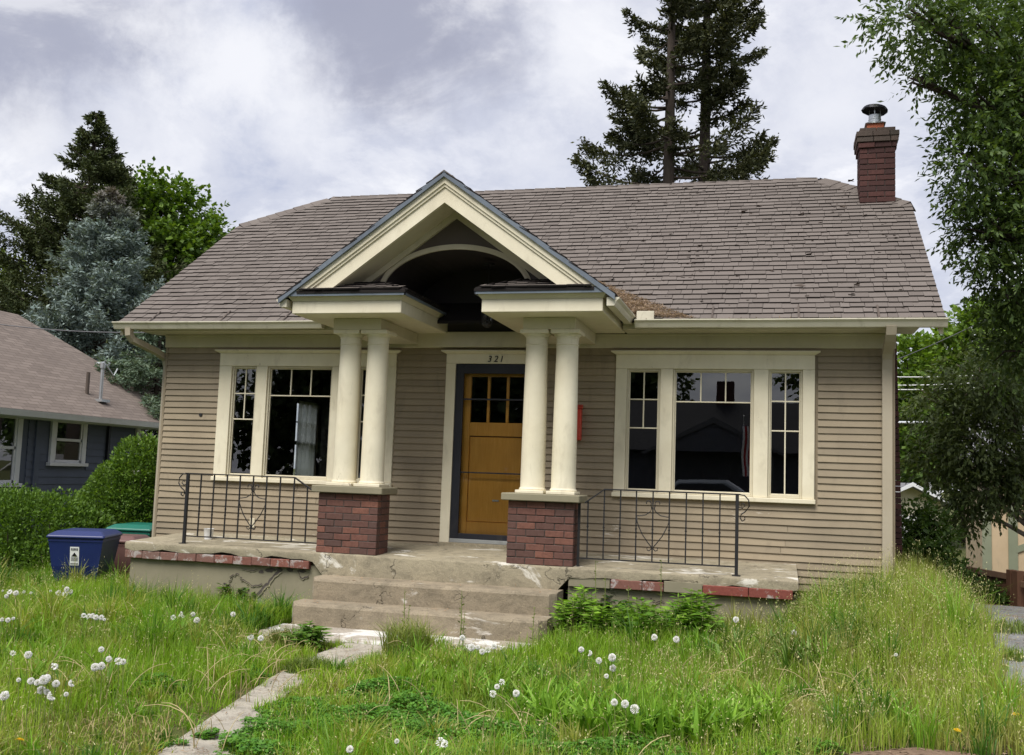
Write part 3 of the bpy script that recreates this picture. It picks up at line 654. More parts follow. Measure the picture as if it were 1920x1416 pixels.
# ---------------------------------------------------------------- portico
def make_portico():
    cols = 'cream_paint'
    # gable roof deck with shingles on both slopes
    zr = lambda x: PAZ - PS * abs(x - PCX)
    main_y = lambda z: EAVY + (z - EAVZ) / SL
    roofp = None
    for s in (-1, 1):
        xo = PCX + s * 1.815; mb = MB(); yb0, yb1 = main_y(PAZ) + .1, main_y(zr(xo)) + .02
        top = [(PCX, PY - .02, PAZ), (xo, PY - .02, zr(xo)), (xo, yb1, zr(xo)), (PCX, yb0, PAZ)]
        P = [(x, y, z - .04) for x, y, z in top] + top
        mb.add(P, BOXF); o = mb.build('portico_roof', 'shingle_edge', house, fix=True)
        fd = Field(); L = 1.815 * math.hypot(1, PS); LSx = math.hypot(1, PS)
        def lim(q, s=s):
            z = zr(xo) + q / LSx * PS; y1 = main_y(z) + .03
            return (PY - .03, y1) if s > 0 else (-y1, -PY + .03)
        lay((xo + s * .015, 0, zr(xo) - PS * .015), (0, s, 0), (-s, 0, PS), L + .02, lim, o, fd, 0)
        fd.build('shingle_field', o)
        # blue grey metal edge, crown moulding and rake board along the front
        def strip(name, z0, z1, y0, y1, mat, xin=.0, xout=1.815, par=house):
            a, b = PCX, PCX + s * xout
            q = MB(); q.hexa([(a, y0, PAZ + z0), (b, y0, PAZ - PS * xout + z0), (b, y1, PAZ - PS * xout + z0), (a, y1, PAZ + z0), (a, y0, PAZ + z1), (b, y0, PAZ - PS * xout + z1), (b, y1, PAZ - PS * xout + z1), (a, y1, PAZ + z1)])
            return q.build(name, mat, par, fix=True)
        strip('rake_drip_edge', -.045, .012, PY - .028, PY - .0, 'drip_metal', xout=1.83)
        def raked(name, z0, z1, y0, y1, mat, zc=2.742):
            q = MB(); q.prism([(PCX, PAZ + z0), (PCX, PAZ + z1), (PCX + s * (PAZ + z1 - zc) / PS, zc), (PCX + s * (PAZ + z0 - zc) / PS, zc)], 1, y0, y1); return q.build(name, mat, house, fix=True)
        raked('rake_crown', -.110, -.044, PY + .001, PY + .05, cols); raked('rake_crown', -.145, -.10, PY + .016, PY + .06, cols); raked('rake_board', -.31, -.13, PY + .032, PY + .075, cols)
        strip('rake_soffit', -.30, -.275, PY + .076, -1.19, 'cream_trim_dull', xout=1.5)
        strip('rake_bed_mould', -.375, -.301, -1.235, -1.191, 'cream_trim_dull', xout=1.30)
    # ridge caps of the portico
    cap = MB()
    for sg in (-1, 1): cap.hexa([(-.0, 0, 0), (sg * .12, 0, -.12 * PS), (sg * .12, .25, -.12 * PS - .006), (0, .25, -.006), (0, 0, .012), (sg * .12, 0, .012 - .12 * PS), (sg * .12, .25, .004 - .12 * PS), (0, .25, .004)])
    cme = cap.mesh('ridge_cap', 'shingle_top', fix=True)
    pr = [o for o in house.children if o.name.startswith('portico_roof')][0]
    for i in range(22): put('ridge_cap', cme, pr, (PCX, PY - .03 + i * .145, PAZ + .010 + random.uniform(-.002, .003)))
    # tympanum with an elliptical arch
    ax, az0, aw, ah = PCX + .0, 2.80, .83, .47
    TY = -1.19
    arch = lambda k, g=0: (ax + (aw + g) * math.cos(k), az0 + (ah + g) * math.sin(k))
    n = 28; mb = MB(); V = []; F = []
    ks = [math.pi * i / n for i in range(n + 1)]
    def topz(x): return PAZ - PS * abs(x - PCX) - .06
    for k in ks:
        x, z = arch(k)
        for y in (TY, TY + .04): V.append((x, y, z))
        for y in (TY, TY + .04): V.append((x, y, topz(x)))
    for i in range(n):
        a, b = i * 4, i * 4 + 4
        F += [(a, b, b + 2, a + 2), (a + 1, a + 3, b + 3, b + 1), (a, a + 1, b + 1, b)]
    mb.add(V, F)
    for s in (-1, 1):                         # outside the arch
        x0, x1 = PCX + s * aw, PCX + s * 1.62
        mb.hexa([(x0, TY, 2.66), (x1, TY, 2.66), (x1, TY + .04, 2.66), (x0, TY + .04, 2.66), (x0, TY, topz(x0)), (x1, TY, topz(x1)), (x1, TY + .04, topz(x1)), (x0, TY + .04, topz(x0))])
        mb.box(min(x0, x0), x0 + .0001, TY, TY + .04, 2.66, az0)
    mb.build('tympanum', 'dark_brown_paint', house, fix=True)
    at_ = MB(); V = []; F = []
    for k in [-.06 + (math.pi + .12) * i / 40 for i in range(41)]:
        x0, z0 = arch(k, -.012); x1, z1 = arch(k, .045); xm, zm = arch(k, .018)
        V += [(x0, TY - .028, z0), (xm, TY - .028, zm), (xm, TY - .018, zm), (x1, TY - .018, z1), (x1, TY - .0005, z1), (x0, TY - .0005, z0)]
    for i in range(40):
        for e in range(6): F.append((i * 6 + e, i * 6 + (e + 1) % 6, i * 6 + 6 + (e + 1) % 6, i * 6 + 6 + e))
    at_.add(V, F); at_.build('arch_trim', 'cream_trim_dull', house, fix=True)
    # vaulted porch ceiling behind the arch, and the wall over the door
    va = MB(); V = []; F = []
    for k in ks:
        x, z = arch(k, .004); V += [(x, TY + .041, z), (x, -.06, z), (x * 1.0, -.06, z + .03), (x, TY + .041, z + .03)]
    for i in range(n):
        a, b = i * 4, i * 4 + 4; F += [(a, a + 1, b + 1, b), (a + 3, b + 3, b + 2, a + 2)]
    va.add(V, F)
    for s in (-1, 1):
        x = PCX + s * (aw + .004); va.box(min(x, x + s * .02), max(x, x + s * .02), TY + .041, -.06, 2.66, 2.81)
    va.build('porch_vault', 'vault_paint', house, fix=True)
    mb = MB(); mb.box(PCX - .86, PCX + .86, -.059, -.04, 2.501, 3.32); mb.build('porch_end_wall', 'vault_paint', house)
    # the two entablature blocks with their cornices and little shingled return roofs
    for s in (-1, 1):
        xo, xi = PCX + s * 1.70, PCX + s * .44; bx0, bx1 = PCX + s * 1.36, PCX + s * .80
        X = lambda a, b: (min(a, b), max(a, b))
        mb = MB(); mb.cbox(*X(bx0, bx1), -1.262, -.055, 2.375, 2.501, .005); mb.build('entablature_frieze', 'cream_trim_dull', house)
        mb = MB(); mb.cbox(*X(xo, xi), PY + .055, -.052, 2.502, 2.635, .006); co = mb.build('cornice', cols, house)
        mb = MB(); x0, x1 = X(xo, xi); g = .05
        mb.hexa([(x0, PY + .055, 2.636), (x1, PY + .055, 2.636), (x1, -.052, 2.636), (x0, -.052, 2.636), (x0 - g, PY + .005, 2.70), (x1 + g, PY + .005, 2.70), (x1 + g, -.052, 2.70), (x0 - g, -.052, 2.70)]); mb.build('cornice_crown', 'cream_trim_dull', house)
        mb = MB(); mb.box(x0 - g - .01, x1 + g + .012, PY - .012, PY + .004, 2.682, 2.735)
        xe = xi - s * g
        mb.box(*X(xe - s * .012, xe - s * .0), PY - .012, -.06, 2.682, 2.735); mb.build('return_drip_edge', 'drip_metal', house)
        # return roof
        zt = 2.905; xa, xr = PCX + s * (aw + .02), xi - s * (g + .015); xf = xo + s * (g + .02); zb = 2.738
        xf = PCX + s * 1.62; xg = PCX + s * 1.38
        V = [(xf, PY - .02, zb), (xr, PY - .02, zb), (xr, -.06, zb), (xa, -.06, zt), (xa, TY - .03, zt), (xg, TY - .03, zt)]
        mb = MB(); mb.add(V + [(x, y, z - .03) for x, y, z in V], [(0, 1, 4, 5), (1, 2, 3, 4), (0, 6, 7, 1), (1, 7, 8, 2)]); rr = mb.build('return_roof', 'shingle_edge', house, fix=True)
        fd = Field(); sl = (zt - zb) / (TY - .03 - PY + .02); ln = math.hypot(zt - zb, TY - .03 - PY + .02); kk = abs(xa - xr)
        if s > 0: lim = lambda q: (xr + kk * q / ln, xf + (xg - xf) * q / ln)
        else: lim = lambda q: (xf + (xg - xf) * q / ln, xr - kk * q / ln)
        lay((0, PY - .03, zb), (1, 0, 0), (0, 1, sl), ln, lim, rr, fd, 0, .12)
        sl2 = (zt - zb) / kk; ln2 = math.hypot(zt - zb, kk); dd = TY - .03 - (PY - .02)
        if s > 0: lay((xr, 0, zb), (0, -1, 0), (1, 0, sl2), ln2, lambda q: (.06, 1.67 - dd * q / ln2), rr, fd, 0, .12)
        else: lay((xr, 0, zb), (0, 1, 0), (-1, 0, sl2), ln2, lambda q: (-1.67 + dd * q / ln2, -.06), rr, fd, 0, .12)
        fd.build('shingle_field', rr)
    # beam along the wall between the two blocks, over the door
    mb = MB(); mb.cbox(PCX - .80, PCX + .80, -.10, -.051, 2.338, 2.52, .004); mb.build('door_beam', 'cream_trim_dull', house)
    # columns
    for cx in (-1.29, -.965, .838, 1.166):
        mb = MB(); prof = [(.140, .700), (.142, .712), (.131, .728)]
        for i in range(9):
            t = i / 8; prof.append((.129 - .014 * t ** 1.6, .735 + (2.215 - .735) * t))
        prof += [(.120, 2.218), (.122, 2.226), (.116, 2.234), (.116, 2.285), (.121, 2.290), (.123, 2.298), (.118, 2.303), (.128, 2.312), (.138, 2.322), (.142, 2.332)]
        mb.lathe(prof, 40, (cx, -1.11)); c = mb.build('column', 'cream_paint', house); smooth_by_angle(c, 28)
        mb = MB(); mb.cbox(cx - .150, cx + .150, -1.262, -.962, .668, .700, .004); mb.build('base_plinth', 'cream_paint', c)
        mb = MB(); mb.cbox(cx - .152, cx + .152, -1.262, -.958, 2.333, 2.374, .004); mb.build('abacus', 'cream_paint', c)
make_portico()

# ---------------------------------------------------------------- porch: slab, steps, brick pillars, railings
SLAB0, SLAB1, SD = -3.85, 3.51, -1.33
ZS = lambda y: .0413 * y                       # the slab falls towards the front
BRK = {}
def brick(sx, sy, sz, mat, name='brick', c=.004):
    k = (round(sx, 4), round(sy, 4), round(sz, 4), mat)
    if k not in BRK:
        mb = MB(); mb.cbox(-sx / 2, sx / 2, -sy / 2, sy / 2, -sz / 2, sz / 2, c); BRK[k] = mb.mesh(name, mat)
    return BRK[k]
def brick_shaft(parent, x0, x1, y0, y1, z0, courses, ch, mats, jt=.008, bl=.2, bd=.092):
    """rings of bricks round a core, running bond with alternating corners"""
    W_, D_ = x1 - x0, y1 - y0
    for r in range(courses):
        z = z0 + ch * (r + .5); h = ch - jt; mat = mats(r); odd = r % 2
        def run(a, b, half):
            L = b - a; out = []; p = a; first = True
            while p < b - 1e-6:
                w_ = (bl / 2 if half and first else bl); w_ = min(w_, b - p)
                if 0 < b - p - w_ < bl * .3: w_ = b - p
                out.append((p, p + w_)); p += w_; first = False
            return out
        for side in (0, 1):
            yc = y0 + bd / 2 if side == 0 else y1 - bd / 2
            a, b = (x0, x1) if not odd else (x0, x1)
            for p, q in run(x0, x1, odd):
                j = random.uniform(-.0035, .0035); o = put('brick', brick(q - p - jt, bd, h, mat), parent, ((p + q) / 2, yc + j, z + random.uniform(-.0015, .0015)), (0, random.gauss(0, .006), random.gauss(0, .008)))
        for side in (0, 1):
            xc = x0 + bd / 2 if side == 0 else x1 - bd / 2
            for p, q in run(y0 + bd, y1 - bd, not odd):
                j = random.uniform(-.003, .003); put('brick', brick(bd, q - p - jt, h, mat), parent, (xc + j, (p + q) / 2, z))
def make_porch():
    # slab
    xs = np.arange(SLAB0, SLAB1 + .001, (SLAB1 - SLAB0) / 60); mb = MB(); V = []; F = []
    for i, x in enumerate(xs):
        mid = -1.40 < x < 1.28
        lo = (-.285 if mid else -.135 + .012 * math.sin(x * 9) + random.uniform(-.012, .012) - (.015 if x > 1.28 and not (2.0 < x < 2.45) else 0))
        e = 0 if mid else random.uniform(-.008, .008)
        V += [(x, -.022, ZS(0)), (x, SD + .03, ZS(SD) + random.uniform(-.002, .002)), (x, SD + .006 + e, ZS(SD) - .010), (x, SD + e, ZS(SD) - .028), (x, SD + .004 + e, lo), (x, SD + .07, lo), (x, -.022, lo)]
    for i in range(len(xs) - 1):
        a, b = i * 7, i * 7 + 7
        for k in range(7): F.append((a + k, a + (k + 1) % 7, b + (k + 1) % 7, b + k))
    F += [tuple(range(7)), tuple(len(V) - 7 + k for k in range(7))]
    mb.add(V, F); slab = mb.build('porch_slab', 'porch_concrete', house, fix=True); smooth_by_angle(slab, 30)
    # coping bricks showing under the slab edge
    xl = SLAB0 + .005
    for i in range(10):
        L_ = .225; mat = 'coping_brick'
        x0 = xl + i * (L_ + .004)
        if x0 + L_ > -1.5: break
        o = put('coping_brick', brick(L_, .12, .088, mat, 'coping_brick', .006), slab, (x0 + L_ / 2, SD + .062 + random.uniform(-.004, .004), -.19 + random.uniform(-.004, .002)), (0, random.gauss(0, .01), 0))
    o = put('coping_brick', brick(.088, .22, .085, 'coping_brick', 'coping_brick', .006), slab, (SLAB0 + .05, SD + .24, -.19))
    for x0, x1, mat in ((1.72, 2.03, 'coping_brick'), (2.035, 2.24, 'coping_brick'), (2.62, 3.05, 'red_coping_brick'), (3.055, 3.46, 'red_coping_brick')):
        put('coping_brick', brick(x1 - x0, .12, .09, mat, 'coping_brick', .006), slab, ((x0 + x1) / 2, SD + .052, -.19))
    # painted base walls
    for a, b in ((SLAB0 + .05, -1.40), (1.28, SLAB1 - .05)):
        mb = MB(); mb.prism([(SD + .06, -1.3), (-.031, -1.3), (-.031, -.14), (SD + .10, -.14), (SD + .10, -.2), (SD + .06, -.2)], 0, a, b); mb.build('porch_base', 'porch_tan_paint', house, fix=True)
    for a, b, q, r in ((2.245, 2.615, SD + .004, -.236), (1.29, 1.71, SD + .012, -.24)):
        mb = MB(); mb.cbox(a, b, q, SD + .09, r, -.13, .004); mb.build('plaster_patch', 'porch_tan_paint', house)
    # cracks and spalls in the plaster of the left base wall: recessed dark seams with a raised lip of plaster
    def ribbon(name, pts, wd, mat, y, th=.006):
        mb = MB(); V = []; F = []; n = len(pts)
        for i, (x, z) in enumerate(pts):
            a, b = pts[max(0, i - 1)], pts[min(n - 1, i + 1)]; dx, dz = b[0] - a[0], b[1] - a[1]; l_ = math.hypot(dx, dz); w_ = wd * random.uniform(.35, 1.3) * (.4 if i in (0, n - 1) else 1)
            for yy in (y, y + th): V += [(x - dz / l_ * w_, yy, z + dx / l_ * w_), (x + dz / l_ * w_, yy, z - dx / l_ * w_)]
        for i in range(n - 1):
            o = i * 4; F += [(o, o + 1, o + 5, o + 4), (o + 2, o + 6, o + 7, o + 3), (o, o + 4, o + 6, o + 2), (o + 1, o + 3, o + 7, o + 5)]
        mb.add(V, F); return mb.build(name, mat, house, fix=True)
    def zig(pts, k=5, j=.012):
        out = []
        for (x0, z0), (x1, z1) in zip(pts, pts[1:]):
            for q in range(k): t_ = q / k; out.append((x0 + (x1 - x0) * t_ + random.uniform(-j, j), z0 + (z1 - z0) * t_ + random.uniform(-j, j)))
        return out + [pts[-1]]
    yb = SD + .06
    for pts, wd in (([(-1.90, -.25), (-1.98, -.34), (-2.08, -.44), (-2.20, -.58)], .016), ([(-2.52, -.37), (-2.44, -.34), (-2.38, -.40), (-2.24, -.46), (-2.12, -.44)], .006), ([(-2.50, -.37), (-2.53, -.44), (-2.46, -.54)], .006), ([(-2.40, -.27), (-2.28, -.30), (-2.20, -.28)], .005), ([(-1.72, -.27), (-1.66, -.34), (-1.58, -.31)], .007), ([(2.10, -.30), (2.16, -.34), (2.24, -.33)], .006)):
        z_ = zig(pts); ribbon('plaster_crack', z_, wd, 'mortar', yb - .003, .002); ribbon('plaster_lip', [(x + .006, z - wd * 1.6) for x, z in z_], wd * .55, 'porch_tan_paint', yb - .010, .009)
    for (x, z, r) in ((-2.04, -.275, .06), (-1.93, -.265, .05), (-2.15, -.30, .035), (-1.80, -.262, .05), (-1.66, -.265, .04), (-2.58, -.46, .025)):
        mb = MB(); n = 11; V = [(x + r * random.uniform(.6, 1.25) * math.cos(6.283 * q / n), yb - .0045, z + r * .5 * random.uniform(.5, 1.2) * math.sin(6.283 * q / n)) for q in range(n)]; mb.add(V + [(a, yb - .001, c) for a, _, c in V], [tuple(range(n))] + [(q, (q + 1) % n, (q + 1) % n + n, q + n) for q in range(n)]); mb.build('spalled_patch', 'mortar', house, fix=True)
    mb = MB(); mb.add([(-2.32, yb - .012, -.80), (-2.02, yb - .012, -.80), (-2.05, yb - .012, -.66), (-2.15, yb - .012, -.585), (-2.27, yb - .012, -.64), (-2.32, yb, -.80), (-2.02, yb, -.80), (-2.05, yb, -.66), (-2.15, yb, -.585), (-2.27, yb, -.64)], [(0, 1, 2, 3, 4)] + [(q, (q + 1) % 5, (q + 1) % 5 + 5, q + 5) for q in range(5)]); mb.build('plaster_slab', 'driveway_concrete', house, fix=True)
    # steps
    def step(x0, x1, y0, y1, z0, z1, mat, nz=.02, rl=.10, lbl=None):
        mb = MB(); V = []; F = []; n = 44; prof = None
        for i in range(n + 1):
            x = x0 + (x1 - x0) * i / n; dl = min(x - x0, x1 - x); rr = rl - math.sqrt(max(0, rl * rl - max(0, rl - dl) ** 2)); wv = random.uniform(-.005, .005)
            yf = y0 + rr
            V += [(x, y1, z1), (x, yf + .035, z1 + random.uniform(-.003, .002)), (x, yf + .012 + wv, z1 - .008), (x, yf + wv, z1 - .030), (x, yf + .012 + wv * .5, z0), (x, y1, z0)]
        for i in range(n):
            for k in range(6): F.append((i * 6 + k, i * 6 + (k + 1) % 6, i * 6 + 6 + (k + 1) % 6, i * 6 + 6 + k))
        F += [tuple(range(6)), tuple(n * 6 + k for k in range(6))]
        mb.add(V, F); o = mb.build('step', mat, house, fix=True); smooth_by_angle(o, 30)
    step(-1.37, 1.24, -1.70, SD + .02, -.60, -.280, 'worn_step_concrete')
    step(-1.42, 1.22, -2.03, -1.69, -.85, -.497, 'worn_step_concrete')
    step(-1.46, 1.16, -2.58, -2.02, -.95, -.708, 'whitewashed_concrete', rl=.05)
    # pillars
    for cx in (-1.157, .974):
        x0, x1, y0, y1 = cx - .35, cx + .35, -1.285, -.945; mb = MB(); mb.box(x0 + .007, x1 - .007, y0 + .007, y1 - .007, -.06, .60)
        p = mb.build('porch_pillar', 'mortar', house); brick_shaft(p, x0, x1, y0, y1, ZS(-1.28) - .002, 9, .0715, lambda r: 'red_brick')
        mb = MB(); mb.cbox(cx - .41, cx + .41, -1.345, -.885, .592, .667, .008); mb.build('pillar_cap', 'porch_tan_paint', p)
    # iron railings
    def scroll(cx, cz, r0, a0, a1, y, turns=14):
        return [(cx + (r0 * (1 - .55 * i / turns)) * math.cos(a0 + (a1 - a0) * i / turns), y, cz + (r0 * (1 - .55 * i / turns)) * math.sin(a0 + (a1 - a0) * i / turns)) for i in range(turns + 1)]
    y = -1.20
    for s, px, inner, capx in ((1, -3.175, -1.845, -1.57), (-1, 2.93, 1.615, 1.385)):
        tz = .745; z0 = ZS(y); mb = MB(); h = .011
        def bar(x0, z0_, x1, z1_, w_=.012, th=.012):
            mb.hexa([(x0, y - w_, z0_ - th), (x1, y - w_, z1_ - th), (x1, y + w_, z1_ - th), (x0, y + w_, z0_ - th), (x0, y - w_, z0_), (x1, y - w_, z1_), (x1, y + w_, z1_), (x0, y + w_, z0_)])
        bar(px - s * .03, tz, inner, tz, .016, .014); bar(inner, tz, capx - s * .03, .60, .016, .014); bar(px, .042, capx + s * .045, .042, .009, .013)
        rail = mb.build('railing', 'black_iron', house, fix=True)
        mb = MB(); mb.cbox(px - .016, px + .016, y - .016, y + .016, z0 - .02, tz - .006, .002); mb.box(px - .04, px + .04, y - .04, y + .04, z0 - .003, z0 + .006); mb.build('post', 'black_iron', rail)
        sp = abs(inner - px) / 8
        for i in range(1, 10):
            x = px + s * sp * i; top = tz - .012 if i <= 8 else tz - .012 - (x - inner) * s * (tz - .60) / max(.001, abs(capx - s * .03 - inner)); mb = MB()
            M = Matrix.Translation((x, y, 0)) @ Matrix.Rotation(random.gauss(0, .004), 4, 'Y') @ Matrix.Translation((-x, -y, 0))
            mb.box(x - .0065, x + .0065, y - .0065, y + .0065, .040, top, M=M)
            for q in range(4):                                             # a twist in the bar
                zz = .28 + q * .035; mb.box(x - .008, x + .008, y - .008, y + .008, zz, zz + .012, M=M @ Matrix.Translation((x, y, 0)) @ Matrix.Rotation(.6 * q, 4, 'Z') @ Matrix.Translation((-x, -y, 0)))
            mb.build('baluster', 'black_iron', rail)
        hx = px + s * sp * 5
        for k in (-1, 1):
            pts = scroll(hx + k * .05, .615, .034, -math.pi * .2 if k < 0 else math.pi * 1.2, (-math.pi * .2 + k * -1 * 4.2) if k < 0 else math.pi * 1.2 - 4.2, y)[::-1]
            pts += [(hx + k * .012, y, .565), (hx + k * .03, y, .53), (hx + k * .075, y, .498), (hx + k * .13, y, .488), (hx + k * (sp - .006), y, .486)]
            mb = MB(); mb.tube(pts, .0055, 6); mb.build('scroll', 'black_iron', rail, True)
            pts = [(hx + k * (sp - .004), y, .475), (hx + k * (sp - .006), y, .43), (hx + k * (sp - .03), y, .37), (hx + k * .10, y, .30), (hx + k * .045, y, .225), (hx + k * .012, y, .185), (hx + k * .01, y, .165), (hx + k * .03, y, .145), (hx + k * .05, y, .152), (hx + k * .055, y, .172), (hx + k * .04, y, .180)]
            mb = MB(); mb.tube(pts, .0055, 6); mb.build('scroll', 'black_iron', rail, True)
        # lamb's tongue at the outer post
        q = -s
        pts = [(px + q * .02, y, tz - .008), (px + q * .07, y, tz - .015), (px + q * .11, y, tz - .06), (px + q * .115, y, tz - .12), (px + q * .08, y, tz - .17), (px + q * .04, y, tz - .20), (px + q * .03, y, tz - .235), (px + q * .05, y, tz - .265), (px + q * .075, y, tz - .25), (px + q * .075, y, tz - .225)]
        mb = MB(); mb.tube(pts, .007, 6); mb.build('scroll', 'black_iron', rail, True)
        pts = [(px + q * .015, y, tz - .13), (px + q * .05, y, tz - .14), (px + q * .075, y, tz - .115), (px + q * .06, y, tz - .09), (px + q * .04, y, tz - .10)]
        mb = MB(); mb.tube(pts, .006, 6); mb.build('scroll', 'black_iron', rail, True)
        if s < 0:
            mb = MB(); mb.box(1.348, 1.372, y - .012, y + .012, z0 - .01, .60); mb.build('post', 'black_iron', rail)
make_porch()

# ---------------------------------------------------------------- windows and door
def make_window(x0, lights, full_right):
    """lights: x-ranges of the glass; one window of three sashes"""
    x1 = lights[-1][1] + .155; win = bpy.data.objects.new('window', None); COL.objects.link(win); win.parent = house
    C_ = 'cream_paint'; y0, y1 = -.036, -.001
    def pc(name, *a, mat=C_, c=.004):
        mb = MB(); mb.cbox(*a, c); return mb.build(name, mat, win)
    xa, xb = x0, x1
    edges = [(xa, lights[0][0] - .028)] + [(lights[i][1] + .028, lights[i + 1][0] - .028) for i in range(2)] + [(lights[2][1] + .028, xb)]
    for e in edges: pc('casing', *e, y0, y1, .70, 2.10)
    pc('head_casing', xa, xb, y0 - .003, y1, 2.101, 2.262)
    mb = MB(); g = .055
    mb.hexa([(xa - .004, y0 - .008, 2.263), (xb + .004, y0 - .008, 2.263), (xb + .004, y1, 2.263), (xa - .004, y1, 2.263), (xa - g, y0 - .05, 2.290), (xb + g, y0 - .05, 2.290), (xb + g, y1, 2.290), (xa - g, y1, 2.290)])
    mb.box(xa - g, xb + g, y0 - .05, y1, 2.2905, 2.303); mb.build('head_cap', C_, win)
    pc('sill', xa - .012, xb + .012, y0 - .035, y1 + .0, .648, .699, c=.006)
    for k, (a, b) in enumerate(lights):
        A, B, z0, z1 = a - .027, b + .027, .70, 2.10
        # reveal and sash
        sh = bpy.data.objects.new('sash', None); COL.objects.link(sh); sh.parent = win
        mb = MB(); t_ = .022
        for p, q, r, s_ in ((A, A + t_, z0, z1), (B - t_, B, z0, z1), (A + t_, B - t_, z1 - t_, z1), (A + t_, B - t_, z0, z0 + t_ + .012)): mb.cbox(p, q, -.012, .05, r, s_, .003)
        sa = mb.build('sash_frame', 'cream_trim_dull', win)
        mb = MB(); t2 = .012
        ga, gb, g0, g1 = A + t_, B - t_, z0 + t_ + .012, z1 - t_
        for p, q, r, s_ in ((ga, ga + t2, g0, g1), (gb - t2, gb, g0, g1), (ga + t2, gb - t2, g1 - t2, g1), (ga + t2, gb - t2, g0, g0 + t2)): mb.cbox(p, q, .012, .046, r, s_, .002)
        mb.build('sash_frame', 'cream_paint', win)
        bpy.data.objects.remove(sh)
        ga += t2; gb -= t2; g0 += t2; g1 -= t2; m = .0075
        if k == 1: zc = [g1, 1.735, g0]; cols = [[ga + (gb - ga) * i / 3 for i in range(4)], [ga, gb]]
        elif k == 2 and full_right: zc = [g1, 1.755, 1.43, g0]; cols = [[ga, (ga + gb) / 2, gb]] * 3
        else: zc = [g1, 1.755, 1.43, g0]; cols = [[ga, (ga + gb) / 2, gb]] * 2 + [[ga, gb]]
        for z in zc[1:-1]:
            mb = MB(); mb.cbox(ga, gb, .016, .040, z - m, z + m, .002); mb.build('muntin', 'cream_paint', win)
        for r, (zt, zb, cc) in enumerate(zip(zc, zc[1:], cols)):
            zt2 = zt - (m if r else 0); zb2 = zb + (m if r < len(zc) - 2 else 0)
            for x in cc[1:-1]:
                mb = MB(); mb.cbox(x - m, x + m, .016, .040, zb2, zt2, .002); mb.build('muntin', 'cream_paint', win)
            for i, (p, q) in enumerate(zip(cc, cc[1:])):
                mb = MB(); p2 = p + (m if i else 0); q2 = q - (m if i < len(cc) - 2 else 0)
                mb.add([(p2, .028, zb2), (q2, .028, zb2), (q2, .028, zt2), (p2, .028, zt2)], [(0, 1, 2, 3)]); mb.build('pane', 'window_glass', win)
    return win
make_window(-3.57, [(-3.367, -3.072), (-2.866, -2.034), (-1.63, -1.325)], False)
make_window(1.512, [(1.668, 1.994), (2.19, 3.02), (3.232, 3.567 - .03)], True)
def make_side_window():                        # double-hung window in the far side wall, seen through the front glass
    win = bpy.data.objects.new('window', None); COL.objects.link(win); win.parent = house; x = XL; mb = MB(); a, b = 3.42, 4.22
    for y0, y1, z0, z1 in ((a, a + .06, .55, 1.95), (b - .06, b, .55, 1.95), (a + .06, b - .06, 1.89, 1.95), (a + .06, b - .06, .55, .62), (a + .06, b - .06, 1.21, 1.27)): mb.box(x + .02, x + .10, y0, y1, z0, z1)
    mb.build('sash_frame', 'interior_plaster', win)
    for i in range(2):
        mb = MB(); yy = a + .06 + .68 * (i + 1) / 3; mb.box(x + .05, x + .08, yy - .01, yy + .01, 1.27, 1.89); mb.build('muntin', 'interior_plaster', win)
    mb = MB(); mb.box(x + .05, x + .08, a + .06, b - .06, 1.57, 1.59); mb.build('muntin', 'interior_plaster', win)
    mb = MB(); mb.add([(x + .06, a + .06, .62), (x + .06, b - .06, .62), (x + .06, b - .06, 1.89), (x + .06, a + .06, 1.89)], [(0, 1, 2, 3)]); mb.build('pane', 'storm_glass', win)
    V = []; n = 24
    for i in range(n + 1): yy = a + .05 + (b - a - .1) * i / n; V += [(x + .13 + .02 * math.sin(i * 1.3), yy, .58), (x + .13 + .012 * math.sin(i * 1.3 + .3), yy, 1.93)]
    mb = MB(); mb.add(V, [(i * 2, i * 2 + 2, i * 2 + 3, i * 2 + 1) for i in range(n)]); mb.build('added_bright_sheet', 'added_sheet_cloth', win, True)  # translucent pale sheet added so the side window shows bright from the front
make_side_window()
def digit(ch, x, z, h, parent, shear):
    cu = bpy.data.curves.new('digit', 'FONT'); cu.body = ch; cu.size = h / .69; cu.extrude = .004; cu.shear = shear; cu.align_x = 'CENTER'
    o = bpy.data.objects.new('tmp', cu); COL.objects.link(o); dg = bpy.context.evaluated_depsgraph_get(); me = bpy.data.meshes.new_from_object(o.evaluated_get(dg))
    bpy.data.objects.remove(o); me.materials.clear(); me.materials.append(MT['ink'])
    return put('digit', me, parent, (x, -.045, z), (R(90), 0, 0))
